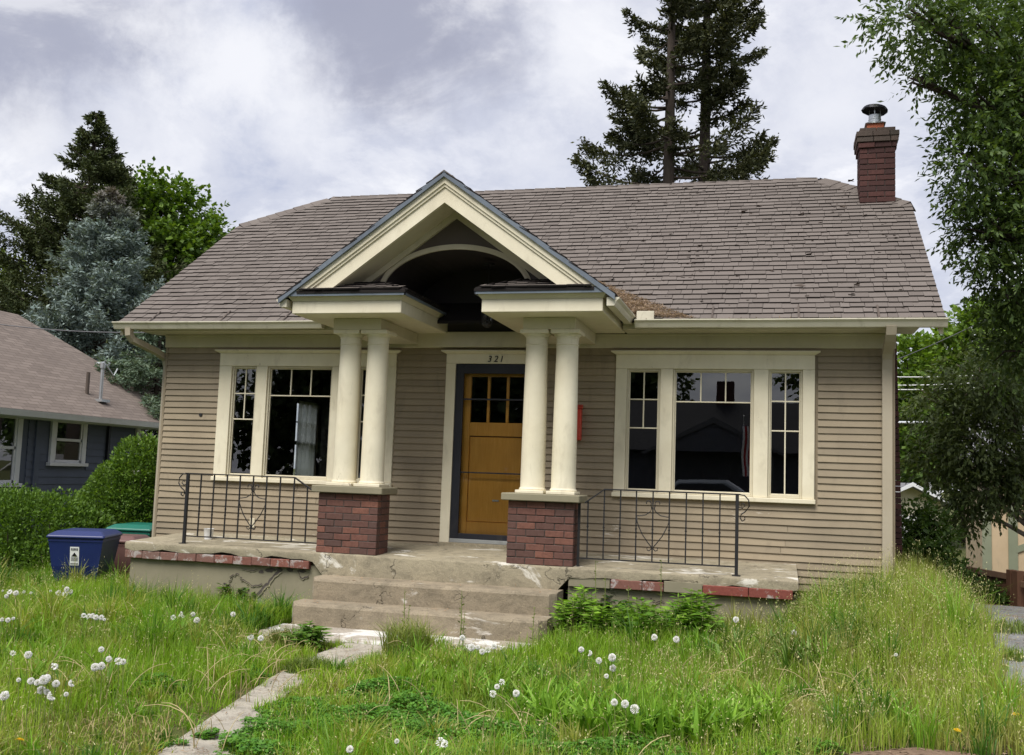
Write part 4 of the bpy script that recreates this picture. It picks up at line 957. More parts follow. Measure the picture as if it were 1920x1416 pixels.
def make_door():
    fx0, fx1, fz0, fz1 = -.41, .53, .085, 2.146
    d = bpy.data.objects.new('door', None); COL.objects.link(d); d.parent = house
    def pc(name, mat, *a, c=.003, par=d):
        mb = MB(); mb.cbox(*a, c); return mb.build(name, mat, par)
    pc('casing', 'cream_paint', -.53, fx0 - .001, -.038, -.001, .0, 2.147); pc('casing', 'cream_paint', fx1 + .001, .65, -.038, -.001, .0, 2.147)
    hc = pc('head_casing', 'cream_paint', -.53, .65, -.041, -.001, 2.148, 2.262)
    mb = MB(); g = .055; a, b = -.53, .65
    mb.hexa([(a - .004, -.046, 2.263), (b + .004, -.046, 2.263), (b + .004, -.001, 2.263), (a - .004, -.001, 2.263), (a - g, -.09, 2.290), (b + g, -.09, 2.290), (b + g, -.001, 2.290), (a - g, -.001, 2.290)])
    mb.box(a - g, b + g, -.09, -.001, 2.2905, 2.303); mb.build('head_cap', 'cream_paint', d)
    pc('threshold', 'galvanized', fx0, fx1, -.030, .10, .040, .084); pc('door_sill', 'porch_concrete', -.54, .66, -.075, .14, -.02, .039)
    # storm door: dark frame, two crossbars, thin glass
    st = MB()
    for q in ((fx0 + .002, fx0 + .10, fz0, fz1), (fx1 - .10, fx1 - .002, fz0, fz1), (fx0 + .10, fx1 - .10, fz1 - .115, fz1), (fx0 + .10, fx1 - .10, fz0, fz0 + .062)): st.cbox(q[0], q[1], -.026, .012, q[2], q[3], .004)
    st.build('storm_frame', 'storm_door_frame', d)
    for q in ((fx0 + .10, fx1 - .10, 1.715, 1.735), (fx0 + .10, fx1 - .10, .852, .868)): pc('storm_bar', 'storm_door_frame', q[0], q[1], -.018, .004, q[2], q[3])
    mb = MB(); mb.add([(fx0 + .1, -.006, fz0 + .06), (fx1 - .1, -.006, fz0 + .06), (fx1 - .1, -.006, fz1 - .115), (fx0 + .1, -.006, fz1 - .115)], [(0, 1, 2, 3)]); mb.build('storm_pane', 'storm_glass', d)
    # timber door behind
    yd0, yd1 = .062, .10; W_ = 'amber_door_wood'; lx = [(-.225, -.04), (.005, .195), (.24, .43)]; cxd = .10; lx = [(cxd - .335 + i * .235, cxd - .335 + i * .235 + .20) for i in range(3)]
    pc('stile', W_, fx0 + .02, lx[0][0] - .001, yd0, yd1, .09, 2.13); pc('stile', W_, lx[2][1] + .001, fx1 - .02, yd0, yd1, .09, 2.13)
    pc('rail', W_, lx[0][0], lx[2][1], yd0, yd1, 2.00, 2.13); pc('rail', W_, lx[0][0], lx[2][1], yd0, yd1, 1.295, 1.455)
    for i in range(2): pc('mullion', W_, lx[i][1], lx[i + 1][0], yd0, yd1, 1.456, 1.999)
    for a, b in lx:
        mb = MB(); mb.add([(a, .085, 1.456), (b, .085, 1.456), (b, .085, 1.999), (a, .085, 1.999)], [(0, 1, 2, 3)]); mb.build('pane', 'window_glass', d)
    pc('panel', W_, lx[0][0], lx[2][1], yd0 + .012, yd1, .285, 1.283, c=.008); pc('panel_bead', 'door_groove', lx[0][0], lx[2][1], yd0 + .02, yd1, 1.2835, 1.2945, c=.001)
    pc('rail', W_, lx[0][0], lx[2][1], yd0, yd1, .09, .284)
    pc('mail_slot', 'galvanized', cxd - .03, cxd + .05, yd0 + .004, yd0 + .013, .53, .55)
    for ch, x in (('3', .005), ('2', .083), ('1', .150)): digit(ch, x, 2.168, .072, d, .22)
make_door()

# ---------------------------------------------------------------- chimney
def make_chimney():
    x0, x1, y0, y1 = 4.315, 4.765, 2.27, 2.75; mb = MB(); mb.box(x0 + .012, x1 - .012, y0 + .012, y1 - .012, 4.2, 5.46)
    lo = XR + .02; mb.box(lo, x1 - .012, y0 + .012, y1 - .012, -.7, 4.2); ch = mb.build('chimney', 'mortar', house)
    z0 = 4.42; h = .0735; n = 12
    brick_shaft(ch, x0, x1, y0, y1, z0, n, h, lambda r: 'chimney_brick', .009, .21)
    z = z0 + n * h
    for i, g in enumerate((.018, .036, .045)):
        brick_shaft(ch, x0 - g, x1 + g, y0 - g, y1 + g, z, 1, h, lambda r: 'chimney_cap_brick' if i else 'chimney_brick', .007, .21); z += h
    brick_shaft(ch, x0 + .0, x1 - .0, y0, y1, z, 1, h * .8, lambda r: 'chimney_cap_brick', .007, .21); z += h * .8
    # lower shaft: the bricks of the part standing outside the side wall
    r = 0; zz = -.30; xt = x1
    while zz < 4.3:
        x1 = xt + .075 * min(1, max(0, (3.2 - zz) / 3.2)); L = x1 - lo - .003; hh = .0735
        a = L if r % 2 else L * .45
        put('brick', brick(a - .008, .092, hh - .008, 'chimney_brick'), ch, (x1 - a / 2, y0 + .046 + random.uniform(-.003, .003), zz + hh / 2))
        if not r % 2: put('brick', brick(L - a - .004, .092, hh - .008, 'chimney_brick'), ch, (lo + .003 + (L - a) / 2, y0 + .046, zz + hh / 2))
        put('brick', brick(.092, .19, hh - .008, 'chimney_brick'), ch, (x1 - .046 + random.uniform(-.003, .003), y0 + .19, zz + hh / 2)); put('brick', brick(.092, .18, hh - .008, 'chimney_brick'), ch, (x1 - .046, y0 + .385, zz + hh / 2))
        zz += hh; r += 1
    mb = MB(); mb.box(lo, xt + .10, y0 - .02, y1, -.9, -.31); mb.build('chimney_footing', 'foundation_concrete', ch)
    x1 = xt; cx, cy = (x0 + x1) / 2 - .02, y0 + .17
    mb = MB(); 
    for a in ((cx - .105, cx + .105, cy - .105, cy - .08), (cx - .105, cx + .105, cy + .08, cy + .105), (cx - .105, cx - .08, cy - .08, cy + .08), (cx + .08, cx + .105, cy - .08, cy + .08)): mb.box(*a, z - .05, z + .075)
    mb.build('flue_liner', 'clay_tile', ch)
    mb = MB(); mb.hexa([(cx - .13, cy - .13, z + .075), (cx + .13, cy - .13, z + .075), (cx + .13, cy + .13, z + .075), (cx - .13, cy + .13, z + .075), (cx - .09, cy - .09, z + .105), (cx + .09, cy - .09, z + .105), (cx + .09, cy + .09, z + .105), (cx - .09, cy + .09, z + .105)]); mb.build('flue_flashing', 'galvanized', ch)
    mb = MB(); mb.lathe([(.078, z + .09), (.078, z + .15), (.082, z + .153), (.082, z + .158), (.078, z + .16), (.078, z + .215), (.072, z + .215), (.072, z + .10)], 24, (cx, cy)); smooth_by_angle(mb.build('flue_pipe', 'galvanized', ch))
    for k in range(3):
        a = 2.1 * k + .4; mb = MB(); mb.box(cx + .079 * math.cos(a) - .006, cx + .079 * math.cos(a) + .006, cy + .079 * math.sin(a) - .004, cy + .079 * math.sin(a) + .004, z + .18, z + .31); mb.build('cap_bracket', 'galvanized', ch)
    V = []; n = 18
    for ring, (rr, zz) in enumerate(((.165, z + .275), (.15, z + .315), (.06, z + .352), (.0, z + .36))):
        for k in range(n):
            a = 2 * math.pi * k / n; w_ = random.uniform(-.012, .012) if ring == 0 else 0; V.append((cx + (rr + w_) * math.cos(a), cy + rr * math.sin(a), zz + w_ + .02 * math.cos(a + 2.5) * (rr / .165)))
    F = [(i * n + k, i * n + (k + 1) % n, (i + 1) * n + (k + 1) % n, (i + 1) * n + k) for i in range(3) for k in range(n)]
    mb = MB(); mb.add(V, F); c = mb.build('rain_cap', 'storm_door_frame', ch, fix=True)
    sol = c.modifiers.new('thick', 'SOLIDIFY'); sol.thickness = .006
    mb = MB(); mb.box(x0 - .012, x1 + .012, y0 - .022, y0 - .012, 4.47, 4.545); mb.build('chimney_flashing', 'chimney_cap_brick', ch)
make_chimney()

# ---------------------------------------------------------------- things on and around the porch
def make_lantern():
    x, y, zt = .16, -.72, 3.22
    t_ = thing('porch_lantern', 'black hanging lantern in the dark vault above the front door', 'lantern', (x, y, 2.5))
    def pc(n, mb, mat='black_iron'): return mb.build(n, mat, t_)
    mb = MB(); mb.lathe([(.065, .68), (.065, .70), (.02, .71)], 20); pc('ceiling_plate', mb)
    mb = MB(); mb.tube([(0, 0, .27), (0, 0, .69)], .006); pc('hanging_rod', mb)
    mb = MB(); mb.lathe([(.075, .20), (.055, .235), (.02, .265), (.008, .28)], 6); pc('hood', mb)
    mb = MB(); mb.lathe([(.03, -.02), (.055, .0), (.06, .015)], 6); pc('base', mb)
    for k in range(6):
        a = math.pi / 3 * k; mb = MB(); mb.tube([(.056 * math.cos(a), .056 * math.sin(a), .01), (.066 * math.cos(a), .066 * math.sin(a), .205)], .004, 4); pc('bar', mb)
    mb = MB(); mb.lathe([(.05, .015), (.058, .20)], 6); pc('glass', mb, 'storm_glass')
make_lantern()
def make_small():
    t_ = thing('mailbox', 'narrow red box fixed to the siding right of the paired columns', 'mailbox', (1.0, -.02, 1.27))
    mb = MB(); mb.cbox(-.09, .135, -.10, -.002, 0, .36, .008); mb.build('body', 'red_paint', t_)
    mb = MB(); mb.hexa([(-.095, -.115, .362), (.142, -.115, .362), (.142, 0, .362), (-.095, 0, .362), (-.095, -.112, .372), (.142, -.112, .372), (.142, 0, .41), (-.095, 0, .41)]); mb.build('lid', 'red_paint', t_)
    t_ = thing('plastic_cup', 'white plastic cup standing on the porch floor by the left railing', 'cup', (-3.16, -.72, ZS(-.72)))
    mb = MB(); mb.lathe([(.045, 0), (.058, .12), (.062, .125), (.055, .125), (.043, .01)], 20); smooth_by_angle(mb.build('shell', 'white_plastic', t_))
    mb = MB(); mb.cbox(-3.02, -2.95, -.035, -.02, .085, .20, .004); mb.build('outlet_cover', 'cream_trim_dull', house)
    mb = MB(); mb.tube([(-3.807, -.03, 1.472), (-3.807, -.0, 1.472)], .022, 12); mb.build('hole_plug', 'black_iron', house)
make_small()

# ================================================================== THE NEIGHBOURING BUILDINGS
def uvroof(name, quads, mat, parent):         # roof planes with metric UVs: u along the eave, v up the slope
    me = bpy.data.meshes.new(name); V = []; F = []
    for q in quads: F.append(tuple(range(len(V), len(V) + len(q)))); V += q
    me.from_pydata(V, [], F); uv = me.uv_layers.new(name='UVMap'); i = 0
    for q in quads:
        p = [Vector(x) for x in q]; ex = (p[1] - p[0]).normalized(); nz = ex.cross(p[2] - p[0]).normalized(); ey = nz.cross(ex)
        for v in p: uv.data[i].uv = ((v - p[0]).dot(ex), (v - p[0]).dot(ey)); i += 1
    me.materials.append(MT[mat]); o = put(name, me, parent); s = o.modifiers.new('thick', 'SOLIDIFY'); s.thickness = .08; s.offset = -1
    return o
def lap_wall(parent, mat, p0, p1, z0, z1, nrm, expo, cuts=()):
    """lap boards on a plain wall from p0 to p1; cuts are (t0, t1, z0, z1) along the wall"""
    p0, p1, n = Vector(p0), Vector(p1), Vector(nrm); d = (p1 - p0).normalized(); L = (p1 - p0).length; z = z0; i = 0
    while z < z1 - .01:
        zt = min(z + expo, z1); spans = [(0, L)]
        for c in cuts:
            if c[2] < (z + zt) / 2 < c[3]:
                spans = [s for a, b in spans for s in ((a, min(b, c[0])), (max(a, c[1]), b)) if s[1] - s[0] > .02]
        for a, b in spans:
            A, B = p0 + d * a, p0 + d * b; mb = MB()
            V = [A + n * .022 + Vector((0, 0, z)), B + n * .022 + Vector((0, 0, z)), B + Vector((0, 0, z)), A + Vector((0, 0, z)), A + n * .006 + Vector((0, 0, zt + .01)), B + n * .006 + Vector((0, 0, zt + .01)), B + Vector((0, 0, zt + .01)), A + Vector((0, 0, zt + .01))]
            mb.add(V, BOXF); mb.build('siding_board', mat, parent, fix=True)
        z += expo; i += 1
def make_neighbour():
    X = -8.9; nb = thing('neighbour_house', 'slate blue clapboard house with brown shingle roof behind the hedge', 'house', (-12.5, 4, -.9))
    g = lambda x, y, z: (x + 12.5, y - 4, z + .9)
    zE = 1.62
    def box(name, mat, x0, x1, y0, y1, z0, z1, par=nb):
        mb = MB(); mb.cbox(x0 + 12.5, x1 + 12.5, y0 - 4, y1 - 4, z0 + .9, z1 + .9, .004); return mb.build(name, mat, par)
    wl = box('wall', 'slate_siding', -16.5, X, -3, 9.0, -1.1, zE + .02)
    cuts = [(-.2 + 4.75, 2.95 + 2.75 + .2, .38, 1.6), (3.36 + 3, 4.40 + 3, .72, 1.6), (5.72 + 3, 6.75 + 3, .9, 1.6)]
    lap_wall(wl, 'slate_siding', g(X, -3, -.9), g(X, 9.0, -.9), 0.15, zE + .9, (1, 0, 0), .128, [(a, b, c + .9, d + .9) for a, b, c, d in cuts])
    box('corner_board', 'slate_siding', X + .0, X + .045, 3.05, 3.17, -.8, zE)
    for y0, y1, z0, z1 in ((1.55, 2.72, .42, 1.58), (3.42, 4.34, .78, 1.58), (5.80, 6.68, .95, 1.58)):
        wn = bpy.data.objects.new('window', None); COL.objects.link(wn); wn.parent = nb; t_ = .11; a, b = X + .0, X + .05
        for q in ((y0, y0 + t_, z0, z1), (y1 - t_, y1, z0, z1), (y0 + t_, y1 - t_, z1 - .10, z1)): box('casing', 'white_trim', a, b, *q, par=wn)
        box('sill', 'white_trim', a, b + .04, y0 - .04, y1 + .04, z0 - .06, z0 - .001, par=wn)
        m = (z0 + z1) / 2
        for q in ((y0 + t_, y1 - t_, m - .025, m + .025), (y0 + t_, y1 - t_, z0, z0 + .05), (y0 + t_, y0 + t_ + .04, z0, z1), (y1 - t_ - .04, y1 - t_, z0, z1)): box('sash', 'white_trim', a - .02, a + .032, *q, par=wn)
        mb = MB(); p = g(0, 0, 0); mb.add([(X + .012 + 12.5, y0 + t_ - 4, z0 + .9), (X + .012 + 12.5, y1 - t_ - 4, z0 + .9), (X + .012 + 12.5, y1 - t_ - 4, z1 + .9), (X + .012 + 12.5, y0 + t_ - 4, z1 + .9)], [(0, 1, 2, 3)]); mb.build('pane', 'window_glass', wn)
        box('curtain', 'white_plastic', X + .001, X + .006, y0 + t_, y1 - t_, z0, m - .05, par=wn)
    box('wall_pipe', 'storm_door_frame', X + .02, X + .07, 4.92, 4.98, -.5, zE - .02)
    # main hipped roof, with a lower wing running back
    e = .42; xe = X + e; rz = 3.72; rx = -11.6; yb = 4.2
    z_at = lambda x: zE + (xe - x) * (rz - zE) / (xe - rx)
    P = lambda x, y, z: g(x, y, z)
    uvroof('roof', [[P(xe, -4, zE), P(xe, 5.9, zE), P(-10.6, 5.8, 3.03), P(rx, 5.5, rz), P(rx, -4, rz)],
                    [P(xe, 5.9, zE), P(xe, 9.4, zE), P(-9.9, 8.0, 2.56), P(-10.2, 6.6, 2.76), P(-10.6, 5.8, 3.03)],
                    [P(xe, 9.4, zE), P(-16, 9.4, zE), P(-14, 8, 2.5), P(-9.9, 8.0, 2.56)],
                    [P(-16.5, 9.4, zE), P(-16.5, -4, zE), P(rx, -4, rz), P(rx, 5.5, rz), P(-10.6, 5.8, 3.03), P(-10.2, 6.6, 2.76), P(-9.9, 8.0, 2.56), P(-14, 8, 2.5)]], 'neighbour_shingles', nb)
    mb = MB(); V = [g(xe - .02, -4, zE - .13), g(xe + .07, -4, zE - .11), g(xe + .1, -4, zE - .01), g(xe - .02, -4, zE - .01), g(xe - .02, 9.3, zE - .13), g(xe + .07, 9.3, zE - .11), g(xe + .1, 9.3, zE - .01), g(xe - .02, 9.3, zE - .01)]
    mb.add(V, BOXF); mb.build('gutter', 'white_trim', nb, fix=True)
    box('soffit', 'white_trim', X + .0, xe - .03, -4, 9.3, zE - .13, zE - .09)
    # roof furniture
    def onroof(px, py):
        d = at(px, py, 1) - CAM; lo, hi = 8, 30
        # main slope plane through the eave
        n_ = np.cross(np.array([0, 1, 0]), np.array([rx - xe, 0, rz - zE])); t_ = ((np.array([xe, 0, zE]) - CAM) @ n_) / (d @ n_); return CAM + d * t_
    a = onroof(188, 752); mb = MB(); q = Vector(g(*a)); mb.tube([q - Vector((0, 0, .05)), q + Vector((0, 0, .62))], .032, 10); mb.box(q.x - .12, q.x + .12, q.y - .12, q.y + .12, q.z - .02, q.z + .03); mb.build('vent_pipe', 'galvanized', nb, fix=True)
    mb = MB(); qq = q + Vector((0, 0, .62)); mb.tube([qq, qq + Vector((0, 0, .10)), qq + Vector((.04, .02, .14))], [.05, .05, .03], 10); mb.tube([qq + Vector((.02, .05, .08)), qq + Vector((.1, .2, -.12)), qq + Vector((.1, .3, .02))], .012, 6); mb.build('service_head', 'galvanized', nb)
    a = onroof(163, 738); mb = MB(); q = Vector(g(*a)); mb.tube([q - Vector((0, 0, .05)), q + Vector((0, 0, .40))], .035, 10); mb.build('vent_pipe', 'rusty_metal', nb)
    a = onroof(203, 690); mb = MB(); q = Vector(g(*a)); mb.cbox(q.x - .18, q.x + .18, q.y - .22, q.y + .22, q.z, q.z + .10, .03); mb.build('roof_vent', 'galvanized', nb)
make_neighbour()

def make_right_buildings():
    # tan garage with sage battens behind the fence
    o = at(1842, 1060, 20); t_ = thing('tan_garage', 'tan panelled garage with sage green battens behind the wooden fence', 'garage', (o[0], o[1], -1.3), R(-6))
    def bx(name, mat, *a, par=t_):
        mb = MB(); mb.cbox(*a, .004); return mb.build(name, mat, par)
    bx('wall', 'tan_wall', .0, 6, .0, 5, 0, 2.75)
    for x in (.0, .47, .98, 1.5, 2.3): bx('batten', 'sage_trim', x, x + (.17 if x != .98 else .1), -.025, -.001, 0, 2.75)
    mb = MB(); mb.hexa([(.62, -.03, .95), (2.4, -.03, 1.75), (2.4, -.002, 1.75), (.62, -.002, .95), (.62, -.03, 1.08), (2.4, -.03, 1.88), (2.4, -.002, 1.88), (.62, -.002, 1.08)]); mb.build('brace', 'sage_trim', t_)
    uvroof('roof', [[(-.4, -.5, 2.7), (6.4, -.5, 2.7), (6.4, 2.5, 4.0), (-.4, 2.5, 4.0)], [(6.4, 5.5, 2.7), (-.4, 5.5, 2.7), (-.4, 2.5, 4.0), (6.4, 2.5, 4.0)]], 'grey_shingles', t_)
    mb = MB(); mb.prism([(0.01, 2.75), (4.99, 2.75), (2.5, 3.83)], 0, .01, 5.99); mb.build('gable', 'tan_wall', t_, fix=True)
    # pale garage with a white door far down the drive
    o = at(1640, 1050, 31); t_ = thing('pale_garage', 'pale yellow garage with white door and grey gable roof down the drive', 'garage', (o[0], o[1], -1.5), R(12))
    bx('wall', 'pale_yellow_wall', 0, 2.05, 0, 5, 0, 2.0, par=t_); bx('door', 'white_wall', .3, 1.75, -.05, -.002, .0, 1.5, par=t_)
    for k in range(3): bx('door_panel', 'white_wall', .36, 1.69, -.07, -.051, .06 + k * .48, .50 + k * .48, par=t_)
    uvroof('roof', [[(-.35, -.4, 1.85), (-.35, 5, 1.85), (1.02, 5, 2.5), (1.02, -.4, 2.5)][::-1], [(2.4, -.4, 1.85), (2.4, 5, 1.85), (1.02, 5, 2.5), (1.02, -.4, 2.5)]], 'grey_shingles', t_)
    mb = MB(); mb.prism([(0.01, 2.0), (2.04, 2.0), (1.02, 2.42)], 1, .01, 4.9); mb.build('gable', 'pale_yellow_wall', t_, fix=True)
    mb = MB(); mb.prism([(-.38, 1.78), (-.30, 1.78), (1.02, 2.40), (2.34, 1.78), (2.42, 1.78), (1.02, 2.52)], 1, -.46, -.41); mb.build('rake_board', 'white_trim', t_, fix=True)
    # a house beyond it
    o = at(1640, 1050, 46); t_ = thing('grey_roofed_house', 'distant white house with grey roof rising above the pale garage', 'house', (o[0], o[1], -1.8), R(5))
    bx('wall', 'white_wall', -4, 2.9, 0, 6, 0, 3.9, par=t_)
    for k in range(4):
        w_ = bpy.data.objects.new('window', None); COL.objects.link(w_); w_.parent = t_
        bx('frame', 'white_trim', 1.2 + k * .42, 1.56 + k * .42, -.05, -.002, 2.6, 3.6, par=w_); bx('pane', 'storm_door_frame', 1.25 + k * .42, 1.51 + k * .42, -.06, -.051, 2.66, 3.54, par=w_)
    uvroof('roof', [[(-4.5, -.7, 3.8), (3.5, -.7, 3.8), (3.5, 3, 5.3), (-4.5, 3, 5.3)], [(3.5, 6.7, 3.8), (-4.5, 6.7, 3.8), (-4.5, 3, 5.3), (3.5, 3, 5.3)]], 'grey_shingles', t_)
    # fence: panel of boards, rails and two posts
    a = at(1810, 1062, 16.4); b = at(1893, 1062, 15.2); dx, dy = b[0] - a[0], b[1] - a[1]; L = math.hypot(dx, dy); rz = math.atan2(dy, dx)
    t_ = thing('wooden_fence', 'weathered brown board fence beside the driveway', 'fence', (a[0], a[1], -1.15), rz)
    n = int(L / .105); me = MB(); me.cbox(0, .097, -.01, .01, 0, .88, .003); pm = me.mesh('board', 'fence_wood')
    for i in range(n): put('board', pm, t_, (i * .105, random.uniform(-.006, .006), -.12 + random.uniform(-.02, .015) + .0))
    bx('top_rail', 'fence_wood_pale', -.03, L, -.05, -.012, .68, .77, par=t_); bx('bottom_rail', 'fence_wood', -.03, L, .012, .05, .1, .19, par=t_)
    bx('post', 'fence_wood', L, L + .115, -.06, .055, -.3, .83, par=t_); bx('post', 'fence_wood', L + .16, L + .30, -.07, .07, -.3, .83, par=t_)
    mb = MB(); mb.tube([(L + .1, -.075, .12), (L + .2, -.08, .135), (L + .33, -.075, .12)], .008, 6); mb.build('latch_rope', 'white_plastic', t_)
    g2 = thing('wooden_gate', 'brown board gate beyond the fence posts', 'gate', (a[0], a[1], -1.15), rz)
    for i in range(14): put('board', pm, g2, (L + .36 + i * .105, random.uniform(-.004, .004), -.1))
    bx('top_rail', 'fence_wood_pale', L + .34, L + 1.85, -.05, -.012, .6, .69, par=g2)
make_right_buildings()

# ---------------------------------------------------------------- bins
def make_bin(name, label, loc, rz, w_, d_, h_, mat, lidmat, sticker=False):
    t_ = thing(name, label, 'bin', loc, rz); b0 = .64
    def ring(s, z): return [(-w_ / 2 * s, -d_ / 2 * s, z), (w_ / 2 * s, -d_ / 2 * s, z), (w_ / 2 * s, d_ / 2 * s, z), (-w_ / 2 * s, d_ / 2 * s, z)]
    mb = MB(); lv = [(b0, .04), (.86, h_ * .5), (.97, h_ * .86), (.985, h_ * .9), (1.0, h_ * .9), (1.0, h_ * .95)]
    V = []; 
    for s_, z in lv: V += ring(s_, z)
    F = [(0, 3, 2, 1)] + [(i * 4 + k, i * 4 + (k + 1) % 4, i * 4 + 4 + (k + 1) % 4, i * 4 + 4 + k) for i in range(len(lv) - 1) for k in range(4)] + [tuple(len(V) - 4 + k for k in range(4))]
    mb.add(V, F); o = mb.build('body', mat, t_); bv = o.modifiers.new('round', 'BEVEL'); bv.width = .025; bv.segments = 3; bv.limit_method = 'ANGLE'
    mb = MB(); e = .02; z = h_ * .952; V = ring(1 + e * 2 / w_, z) + ring(1 + e * 2 / w_, z + .035) + [(x * .82, y * .8 + .03, z + .085) for x, y, _ in ring(1, 0)]
    mb.add(V, [(0, 3, 2, 1)] + [(i * 4 + k, i * 4 + (k + 1) % 4, i * 4 + 4 + (k + 1) % 4, i * 4 + 4 + k) for i in range(2) for k in range(4)] + [(8, 9, 10, 11)]); o = mb.build('lid', lidmat, t_); bv = o.modifiers.new('round', 'BEVEL'); bv.width = .018; bv.segments = 3; bv.limit_method = 'ANGLE'
    mb = MB(); mb.tube([(-w_ * .32, d_ / 2 + .05, h_ * .9), (w_ * .32, d_ / 2 + .05, h_ * .9)], .016, 8); mb.build('handle', lidmat, t_)
    for s_ in (-1, 1):
        mb = MB(); mb.tube([(s_ * w_ * .42, d_ * .36, .12), (s_ * (w_ * .42 - .07), d_ * .36, .12)], .12, 16); mb.build('wheel', 'storm_door_frame', t_)
    if sticker:
        def lab(name, mat, pts, off):
            q = MB(); lo = []
            for u, v in pts:
                z = h_ * (.52 + .30 * v); s_ = .86 + (.97 - .86) * (z - h_ * .5) / (h_ * .36); lo.append((-.0 + sx0 + u * .105, -d_ / 2 * s_ - off, z))
            q.add(lo, [tuple(range(len(lo)))]); return q.build(name, mat, t_)
        sx0 = -.06
        R4 = lambda u0, u1, v0, v1: [(u0, v0), (u1, v0), (u1, v1), (u0, v1)]
        lab('label', 'white_plastic', R4(0, 1, 0, 1), .004)
        lab('label_print', 'ink', [(.15, .48), (.85, .48), (.62, .62), (.5, .70), (.36, .60)], .007)
        for k in range(4): lab('label_print', 'grey_ink', R4(.12, .9, .24 + k * .055, .265 + k * .055), .007)
        for k in range(5): lab('label_print', 'grey_ink', R4(.12 + k * .16, .23 + k * .16, .80, .93), .007)
        for k in range(7): lab('label_print', 'grey_ink', R4(.08 + k * .125, .16 + k * .125, .05, .13), .007)
def make_bins():
    p = at(152, 1120, 12.3); make_bin('recycling_bin', 'large blue wheeled recycling bin with white label standing in the grass', (p[0], p[1], float(H(p[0], p[1]))), R(20), .64, .72, .74, 'blue_plastic', 'blue_plastic', True)
    p = at(258, 1080, 14.0); make_bin('yard_bin', 'green lidded bin between hedge and porch corner', (p[0], p[1], float(H(p[0], p[1]))), R(8), .62, .7, .80, 'green_plastic', 'green_plastic')
    p = at(226, 1100, 13.2); make_bin('small_bin', 'faded maroon bin half hidden behind the blue one', (p[0], p[1], float(H(p[0], p[1]))), R(12), .5, .52, .66, 'maroon_plastic', 'maroon_plastic')
make_bins()

# ================================================================== PLANTS
def leaf_mesh(name, P, D, L, W_, C, mat, nrm=None, parent=None, bend=.15):
    """many leaf faces in one mesh: base P, direction D, length L, width W_, colour C (n x 3)"""
    n = len(P); D = D / np.maximum(np.linalg.norm(D, axis=1, keepdims=True), 1e-6)
    if nrm is None: nrm = RNG.normal(size=(n, 3)) + np.array([0, 0, 1.0])
    s = np.cross(D, nrm); s /= np.maximum(np.linalg.norm(s, axis=1, keepdims=True), 1e-6); u = np.cross(s, D)
    L = np.asarray(L)[:, None]; W_ = np.asarray(W_)[:, None]
    V = np.empty((n, 4, 3)); m = P + D * L * .45
    V[:, 0] = P; V[:, 1] = m + s * W_ * .5 - u * L * bend * .3; V[:, 2] = P + D * L - u * L * bend; V[:, 3] = m - s * W_ * .5 - u * L * bend * .3
    me = bpy.data.meshes.new(name); me.vertices.add(n * 4); me.vertices.foreach_set('co', V.astype(np.float32).ravel())
    idx = np.arange(n * 4, dtype=np.int32).reshape(n, 4); tri = np.stack([idx[:, [0, 1, 2]], idx[:, [0, 2, 3]]], 1).reshape(-1)
    me.loops.add(n * 6); me.loops.foreach_set('vertex_index', tri); me.polygons.add(n * 2); me.polygons.foreach_set('loop_start', np.arange(0, n * 6, 3, dtype=np.int32)); me.polygons.foreach_set('loop_total', np.full(n * 2, 3, np.int32))
    a = me.color_attributes.new('col', 'FLOAT_COLOR', 'POINT'); c = np.ones((n, 4, 4), np.float32); c[:, :, :3] = C[:, None, :]; a.data.foreach_set('color', c.ravel())
    me.materials.append(MT[mat]); me.update(); me.validate(); return put(name, me, parent)
def blade_mesh(name, P, Hh, W_, az, lean, C, mat='grass_blades', parent=None, curl=1.0):
    """grass blades: five points each, bending over to the side az"""
    n = len(P); d = np.stack([np.cos(az), np.sin(az), np.zeros(n)], 1); sd = np.stack([-np.sin(az), np.cos(az), np.zeros(n)], 1)
    tw = RNG.uniform(-1.2, 1.2, n)[:, None]; sd = sd * np.cos(tw) + d * np.sin(tw)
    Hh = Hh[:, None]; W_ = W_[:, None]; lean = lean[:, None]; z = np.array([0, 0, 1.0])
    V = np.empty((n, 5, 3)); m = P + z * Hh * .55 + d * Hh * lean * .25; t_ = P + z * Hh * (1 - .35 * lean * curl) + d * Hh * lean
    V[:, 0] = P - sd * W_ * .5; V[:, 1] = P + sd * W_ * .5; V[:, 2] = m + sd * W_ * .42; V[:, 3] = m - sd * W_ * .42; V[:, 4] = t_
    me = bpy.data.meshes.new(name); me.vertices.add(n * 5); me.vertices.foreach_set('co', V.astype(np.float32).ravel())
    i = np.arange(n, dtype=np.int32)[:, None] * 5; lp = np.concatenate([i + 0, i + 1, i + 2, i + 3, i + 3, i + 2, i + 4], 1).ravel()
    me.loops.add(n * 7); me.loops.foreach_set('vertex_index', lp); me.polygons.add(n * 2)
    st = np.empty((n, 2), np.int32); st[:, 0] = np.arange(n) * 7; st[:, 1] = st[:, 0] + 4; tt = np.tile(np.array([4, 3], np.int32), n)
    me.polygons.foreach_set('loop_start', st.ravel()); me.polygons.foreach_set('loop_total', tt)
    a = me.color_attributes.new('col', 'FLOAT_COLOR', 'POINT'); c = np.ones((n, 5, 4), np.float32); c[:, :, :3] = C[:, None, :]; a.data.foreach_set('color', c.ravel())
    me.materials.append(MT[mat]); me.update(); me.validate(); return put(name, me, parent)
def cols(n, a, b, j=.15):
    t_ = RNG.random((n, 1)); c = np.array(a) * (1 - t_) + np.array(b) * t_; return np.clip(c * (1 + RNG.normal(0, j, (n, 1))), .003, 1)
def sph(n):
    v = RNG.normal(size=(n, 3)); return v / np.linalg.norm(v, axis=1, keepdims=True)

